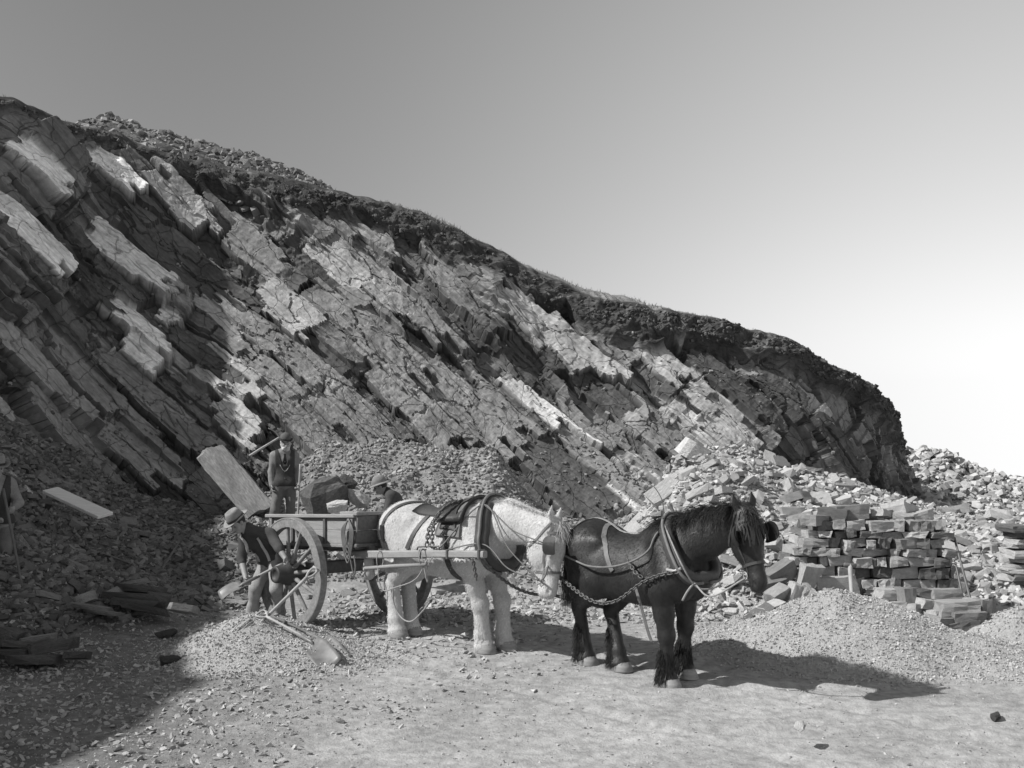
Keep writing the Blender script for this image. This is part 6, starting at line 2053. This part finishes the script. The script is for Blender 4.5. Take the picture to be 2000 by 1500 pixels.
def rod(name, label, cat, a, b, r, m, head=None, group=None):
    a, b = Vector(a), Vector(b)
    mb = MB(); mb.tube(spline([a, a.lerp(b, .33) + Vector((.0, 0, .004)), a.lerp(b, .66), b], 4), [r[0] + (r[1] - r[0]) * k / 12 for k in range(13)], 8)
    if head is None:
        o = mb.build(name, m, None, True); tag(o, label, cat, group); return o
    e = tag(empty(name, a), label, cat, group)
    child(mb.build('handle', m, None, True), e)
    mb = MB(); d = (b - a).normalized(); s_ = d.cross(Vector(head[0])).normalized()
    if head[1] == 'pick': mb.tube(spline([b - s_ * .26 - d * .06, b - s_ * .12, b, b + s_ * .12, b + s_ * .26 - d * .06], 4), [.007] + [.014] * 3 + [.02] * 9 + [.014] * 3 + [.007], 8)
    else: mb.tube([b - s_ * .08, b - s_ * .07, b + s_ * .07, b + s_ * .08], [.02, .03, .03, .02], 8)
    child(mb.build('head', M_IRON, None, True), e)
    return e
a = e_matrix(foreman) @ Vector((.235, -.14, .87))
rod('crowbar', 'pale bar held upright in the bearded man\'s left hand', 'bar', a + Vector((.02, 0, .42)), Vector((a.x - .03, a.y - .05, FM.z - .02)), (.017, .017), M_ASH)
a = e_matrix(edge_man) @ Vector((.13, -.36, 1.12))
rod('crowbar', 'long dark iron bar planted in the scree by the man in banded hat', 'bar', P(6, 955, 13.95), gp(44, 1150), (.020, .016), M_IRON)
rod('pickaxe', 'pick with wooden handle propped on the rocks behind the bearded man', 'pickaxe', P(488, 890, 19.6), P(546, 854, 19.9), (.022, .018), M_ASH, ((0, -1, .2), 'pick'))
rod('hammer', 'hammer with thick wooden handle leaning on the front of the block stack', 'hammer', P(1664, 1168, 13.75), P(1660, 1104, 13.95), (.024, .03), M_ASH, ((0, 1, 0), 'hammer'))
rod('crowbar', 'longer iron bar leaning on the end of the block stack', 'bar', P(1897, 1178, 13.9), P(1864, 1050, 14.35), (.018, .015), M_IRON)
rod('crowbar', 'shorter iron bar leaning beside the longer bar at the stack end', 'bar', P(1882, 1175, 13.95), P(1866, 1098, 14.25), (.016, .014), M_IRON)
rod('pole', 'thin pole lying across the dark rubble slope', 'pole', gp(188, 1082) + Vector((0, 0, .03)), gp(258, 1108) + Vector((0, 0, .05)), (.016, .018), M_ASHD)
rod('hammer', 'hammer with grey handle lying on the dark rubble slope', 'hammer', gp(350, 1068) + Vector((0, 0, .08)), gp(314, 1122) + Vector((0, 0, .05)), (.016, .02), M_ASHD, ((0, 0, 1), 'hammer'))
for k, (a, b) in enumerate((((322, 795), (376, 898)), ((345, 820), (378, 880)))):
    p0, n0, _ = cliff_at(*a); p1, n1_, _ = cliff_at(*b)
    rod('drill_rod', ('long' if k == 0 else 'short') + ' iron drill rod leaning on the shaded rock face', 'rod', p0 + n0 * .12, p1 + n1_ * .22, (.022, .022), M_IRON)
# plank stuck out of the scree
a, b = P(98, 957, 16.2), P(206, 1007, 15.6)
mb = MB(); mb.bar(a, b, .26, .05, up=(.2, -.35, .9), bev=.006); tag(mb.build('plank', mat('new_pine', .62, rough=.8, var=.12, scale=3, bump=.003, bscale=30, stretch=(1, 9, 9)), None), 'pale wide plank lying on the upper scree', 'plank')

# ------------------------------------------------------------------ dry stone stacks
rk = np.random.default_rng(91)
STP = shared('stone_pale', SLABS, mat('pale_loose_stone', 0.40, rough=.92, var=.2, scale=5, bump=.014, bscale=20, spec=.12, obj_var=.2, fine=.15))
def bm_noise_block(r):
    """hand-split block with rough faces"""
    bm = bmesh.new(); bmesh.ops.create_cube(bm, size=1)
    bmesh.ops.subdivide_edges(bm, edges=bm.edges[:], cuts=2, use_grid_fill=True)
    tw = r.uniform(-.16, .16, 4)
    for v in bm.verts:
        c = v.co
        n = np.array([vnoise(np.array([c.x * 3 + k * 9 + 77 * tw[0]]), np.array([c.y * 3 + tw[1] * 60]), np.array([c.z * 3 + 5 * k]))[0] for k in range(3)])
        v.co = Vector((c.x * (1 + tw[0] * c.z * 2) + n[0] * .08, c.y * (1 + tw[1]) + n[1] * .09, c.z * (1 + tw[2] * c.x * 2) + tw[3] * c.x * .8 + n[2] * .09))
    bmesh.ops.triangulate(bm, faces=bm.faces[:])
    bm.verts.index_update()
    V = np.array([v.co[:] for v in bm.verts]); F = np.array([[v.index for v in f.verts] for f in bm.faces]); bm.free()
    return V, F
BLK = [bm_noise_block(rk) for _ in range(12)]
BK_M, BK_P, BK_D = shared('block', BLK, M_STONE), shared('block_pale', BLK, STP[0].materials[0]), shared('block_dark', BLK, M_STONED)
def block(parent, c, dim, rot=(0, 0, 0), kinds='mmmpdd', name='block'):
    me = {'m': BK_M, 'p': BK_P, 'd': BK_D}[kinds[rk.integers(0, len(kinds))]][rk.integers(0, len(BLK))]
    o = link(name, me, None, None, Vector(c), rot, dim); child(o, parent); return o
SD0 = 14.25
stack = tag(empty('stone_stack', P(1720, 1205, SD0)), 'waist-high dry stack of squared stone blocks behind the gravel cone', 'stone stack')
# the face runs a little towards the camera on the right
def sx(px, d=SD0): return (px - 1000) / FPX * d
z = -.05; row = 0
lims = [(1205, 1640, 1862), (1160, 1600, 1868), (1130, 1552, 1872), (1090, 1548, 1868), (1062, 1568, 1866), (1045, 1585, 1858), (1020, 1600, 1850)]
while z < 1.2:
    h = rk.uniform(.08, .155)
    py = YH + (CAMH - (z + h / 2)) / SD0 * FPX
    lo = np.interp(-py, [-l[0] for l in lims], [l[1] for l in lims]); hi = np.interp(-py, [-l[0] for l in lims], [l[2] for l in lims])
    for layer in range(3):
        x = sx(lo) + rk.uniform(-.05, .05) + .05 * layer; xe = sx(hi) + rk.uniform(-.05, .03)
        while x < xe - .06:
            w = min(rk.uniform(.10, .22) if rk.random() < .66 else rk.uniform(.22, .38), xe - x + .04)
            dep = rk.uniform(.28, .40)
            f = (x - sx(1560)) / 2.0
            yy = SD0 + .12 - .10 * f + layer * .36 + rk.normal(0, .05)
            hh = h * rk.uniform(.86, 1.02)
            block(stack, (x + w / 2, yy + dep / 2, z + h / 2 + rk.normal(0, .004)), (w * .97, dep, hh), (rk.normal(0, .05), rk.normal(0, .06), rk.normal(0, .13)))
            x += w + rk.uniform(-.01, .015)
            if rk.random() < .05: x += rk.uniform(.02, .06)
    z += h
# loose stones on top
for k in range(16):
    px = rk.uniform(1600, 1850); s_ = rk.uniform(.22, .42)
    block(stack, (sx(px), SD0 + rk.uniform(.2, 1.0), z + rk.uniform(.0, .10)), (s_, s_ * .7, s_ * rk.uniform(.3, .55)), (rk.normal(0, .12), rk.normal(0, .14), rk.uniform(0, 3)))
# big flat slab and leaning slabs at the left foot of the stack
lean = tag(empty('leaning_slabs', P(1550, 1195, 13.9)), 'dark stone slabs propped and tumbled against the left foot of the block stack', 'stone slabs')
for (px, py, d, L, W, T, rx, ry, rz, kd) in [(1634, 1146, 14.0, .50, .10, .26, .12, 0, .05, 'm'), (1578, 1128, 13.9, .22, .16, .34, .2, .3, .2, 'p'), (1522, 1120, 14.0, .42, .20, .22, .2, -.5, .3, 'd'), (1505, 1136, 13.9, .34, .24, .10, .3, -.2, .4, 'd'),
                                            (1520, 1166, 13.6, .28, .18, .24, .3, -.5, .5, 'm'), (1548, 1162, 13.6, .13, .16, .30, .1, .35, .2, 'm'), (1570, 1165, 13.6, .14, .18, .28, .1, .45, -.2, 'm'), (1590, 1172, 13.5, .12, .16, .22, .1, .5, .2, 'm'),
                                            (1508, 1190, 13.3, .30, .22, .14, .1, -.35, .4, 'm'), (1490, 1200, 13.2, .26, .2, .12, .2, -.5, .2, 'd'), (1455, 1218, 13.0, .24, .12, .10, .1, -.5, .3, 'd')]:
    block(lean, P(px, py, d), (L, W, T), (rx, ry, rz), kd, 'slab')
# low stack running forward at the right
low = tag(empty('stone_stack', P(1860, 1240, 13.2)), 'low uneven pile of stone blocks ending in an upright stone by the gravel', 'stone pile')
for (px, py, d, L, W, T, rz) in [(1858, 1236, 13.0, .34, .3, .11, .1), (1880, 1222, 13.0, .30, .3, .12, -.1), (1838, 1215, 13.1, .26, .3, .15, .2), (1885, 1203, 13.05, .36, .3, .14, .05), (1868, 1186, 13.15, .44, .34, .16, -.1), (1835, 1200, 13.3, .3, .3, .12, .2), (1905, 1180, 13.3, .2, .25, .14, .3),
                                 (1820, 1222, 13.2, .24, .24, .13, .5), (1790, 1188, 13.5, .30, .22, .13, .6), (1770, 1170, 13.6, .16, .2, .28, .2), (1800, 1160, 13.8, .4, .25, .13, 0), (1740, 1160, 13.8, .34, .25, .13, .1), (1745, 1183, 13.6, .3, .2, .10, -.3), (1845, 1160, 13.7, .34, .25, .13, 0), (1812, 1180, 13.5, .3, .3, .12, .2),
                                 (1900, 1238, 13.0, .2, .25, .14, 0), (1862, 1250, 12.9, .3, .25, .10, 0)]:
    block(low, P(px, py, d), (L, W, T), (rk.normal(0, .06), rk.normal(0, .10), rz))
block(low, P(1918, 1208, 13.25), (.20, .24, .46), (0, .06, .2), 'd', 'upright_stone')
# end of another stack at the right edge
far = tag(empty('stone_stack', P(1985, 1160, 16.2)), 'end of a further stack of thin flat stones beside the rubble heap', 'stone stack')
z = -.05
while z < 1.05:
    h = rk.uniform(.07, .12)
    x = sx(1966 + 14 * rk.random(), 16.2)
    while x < sx(2090, 16.2):
        w = rk.uniform(.25, .5)
        block(far, (x + w / 2, 16.3 + rk.normal(0, .04), z + h / 2), (w * .97, .4, h * .92), (rk.normal(0, .03), rk.normal(0, .04), rk.normal(0, .08)), 'mmpd'); x += w
    z += h

# ------------------------------------------------------------------ big slabs and boulders
def roughen(V, F, cuts, amp, r):
    bm = bmesh.new(); vs = [bm.verts.new(v) for v in V]
    for f in F: bm.faces.new([vs[i] for i in f])
    bmesh.ops.subdivide_edges(bm, edges=bm.edges[:], cuts=cuts, use_grid_fill=True)
    bmesh.ops.triangulate(bm, faces=bm.faces[:])
    bm.verts.index_update()
    V = np.array([v.co[:] for v in bm.verts]); F = np.array([[v.index for v in f.verts] for f in bm.faces]); bm.free()
    o = r.uniform(0, 50)
    d = np.stack([fbm(V[:, 0] * 5 + o + 9 * k, V[:, 1] * 5, V[:, 2] * 5 - 7 * k, oct=3, seed=k) for k in range(3)], -1)
    return V + d * amp, F
def big_slab(r):
    xs = [(-1, -1), (-.4, -1), (.3, -1), (1, -1), (1, 0), (1, 1), (.4, 1), (-.3, 1), (-1, 1), (-1, .1)]
    pts = []
    for (a, b) in xs:
        q = np.array([a * (1 - .18 * r.random()), b * (1 - .12 * r.random())]) * .5
        for s in (-.5, .5): pts.append((q[0] + .02 * r.normal(), s, q[1]))
    V, F = hull(pts)
    return roughen(V, F, 5, .06, r)
def rough_rock(r, n=54):
    u = r.normal(size=(n, 3)); u /= np.abs(u).max(axis=1)[:, None] ** .75
    u /= np.abs(u).max(axis=0); V, F = hull(u * .5 * r.uniform(.8, 1, (n, 1)))
    return roughen(V, F, 1, .07, r)
RCK = [rough_rock(rk) for _ in range(10)]
BSL = [big_slab(rk) for _ in range(10)]
BS_M, BS_P, BS_D = shared('big_slab', BSL, M_SLAB), shared('big_slab_pale', BSL, M_SLABP), shared('big_slab_dark', BSL, M_SLABD)
RK_M, RK_P, RK_D = shared('rock', RCK, M_SLAB), shared('rock_pale', RCK, M_SLABP), shared('rock_dark', RCK, M_SLABD)
def boulder(label, c, dim, rot, kind, name='boulder', cat='boulder', rocky=False):
    pool = {'m': RK_M, 'p': RK_P, 'd': RK_D} if rocky else {'m': BS_M, 'p': BS_P, 'd': BS_D}
    e = bpy.data.objects.new(name, pool[kind][rk.integers(0, 10)])
    COL.objects.link(e); e.location = c; e.rotation_euler = rot; e.scale = dim
    return tag(e, label, cat)
def facing_slab(label, px, py, d, Lpx, Wpx, T, ang, kind, yaw=0.0, pitch=-.5, name='rock_slab', rocky=False):
    """slab whose broad face looks out of the quarry; ang = slope of its long side in the picture"""
    s_ = d / FPX
    M = Matrix.Rotation(yaw, 3, 'Z') @ Matrix.Rotation(pitch, 3, 'X') @ Matrix.Rotation(ang, 3, 'Y')
    return boulder(label, P(px, py, d), (Lpx * s_, T, Wpx * s_), M.to_euler(), kind, name, 'rock slab' if name == 'rock_slab' else 'boulder', rocky)
facing_slab('huge pale slab leaning down towards the cart tail', 462, 945, 20.6, 185, 60, .34, R(47), 'm', yaw=-.05, pitch=-.30)
facing_slab('dark rounded boulder showing above the cart side', 637, 972, 18.2, 105, 80, .6, R(-22), 'd', yaw=.3, pitch=-.2, name='boulder', rocky=True)
facing_slab('dark square block leaning on the boulder behind the cart', 678, 945, 18.5, 44, 30, .4, R(35), 'd', yaw=.2, pitch=-.2, name='boulder', rocky=True)
facing_slab('grey split block between the boulder and the stooping man', 700, 975, 18.3, 60, 34, .4, R(35), 'm', yaw=.1, pitch=-.2, name='boulder', rocky=True)
facing_slab('small pale rock lying near the stooping man', 660, 990, 17.9, 44, 24, .3, R(-10), 'p', name='boulder', rocky=True)
facing_slab('dark slab half buried at the scree foot under the bar man', 22, 1195, 13.4, 110, 60, .3, R(35), 'd', yaw=-.2)
facing_slab('narrow upright slab leaning on the scree beside the dark slab', 70, 1180, 13.6, 85, 17, .12, R(72), 'm')
facing_slab('triangular grey slab sticking out of the scree below the plank', 45, 1082, 14.6, 70, 40, .25, R(48), 'm')
facing_slab('sunlit sliver of rock beside the banded hat', 38, 944, 16.6, 62, 12, .2, R(42), 'p')
# bedded lumps lying at the foot of the scree
def lump(label, items, base):
    e = tag(empty('slab_pile', base), label, 'slab pile')
    for (px, py, d, L, W, T, ry, rz, kd) in items: child(link('slab', {'m': SL_MID, 'p': SL_PALE, 'd': SL_DARK}[kd][rk.integers(0, len(SLABS))], None, None, P(px, py, d), (rk.normal(0, .08) - .15, ry, rz), (L, W, T)), e)
lump('pile of thin dark slabs split along the bedding amid the rubble', [(268, 1150, 13.9, .75, .4, .09, .10, .1, 'd'), (262, 1164, 13.8, .80, .45, .09, .06, .0, 'd'), (270, 1178, 13.7, .72, .45, .10, .08, -.1, 'd'), (285, 1190, 13.6, .6, .4, .09, .2, .1, 'd'), (255, 1140, 14.0, .5, .35, .08, -.2, .2, 'm'), (225, 1160, 13.8, .3, .3, .16, -.5, .2, 'm'), (310, 1168, 13.8, .3, .35, .14, .3, 0, 'd')], gp(265, 1195))
lump('long flat grey slab lying at the scree edge', [(178, 1186, 13.3, .55, .35, .06, .18, .1, 'm'), (200, 1196, 13.2, .5, .35, .05, .10, -.2, 'm'), (165, 1170, 13.5, .3, .2, .12, -.4, .2, 'm')], gp(185, 1205))
lump('single flat slab beside the gravel heap edge', [(362, 1190, 13.2, .42, .3, .09, .16, .1, 'm')], gp(362, 1200))
lump('heavy dark slabs heaped on the shaded floor', [(60, 1288, 11.5, .60, .4, .10, .02, .1, 'd'), (25, 1276, 11.7, .45, .4, .10, .0, 0, 'd'), (105, 1262, 11.8, .55, .4, .13, -.15, .1, 'd'), (40, 1262, 11.9, .5, .4, .09, .1, .2, 'd'), (20, 1246, 12.1, .26, .3, .22, .3, 0, 'd'), (75, 1250, 12.0, .4, .4, .10, -.1, .3, 'm'), (150, 1280, 11.6, .3, .3, .08, .0, .1, 'd')], gp(70, 1298))
for (px, py, L, lab, kd) in [(1944, 1404, .17, 'dark flat stone lying on the open floor by the tracks', 'd'), (1562, 1424, .17, 'pale chip of stone on the open quarry floor', 'p'), (335, 1296, .26, 'jagged dark stone on the shaded floor below the gravel', 'd'), (665, 1412, .10, 'small grey stone alone on the sunlit floor', 'm'), (325, 1245, .28, 'dark flake of stone between the slab pile and the gravel', 'd')]:
    p = gp(px, py); boulder(lab, p + Vector((0, 0, L * .12)), (L, L * .6, L * .4), (rk.normal(0, .1), rk.normal(0, .15), rk.uniform(0, 3)), kd, 'loose_stone', 'stone', True)
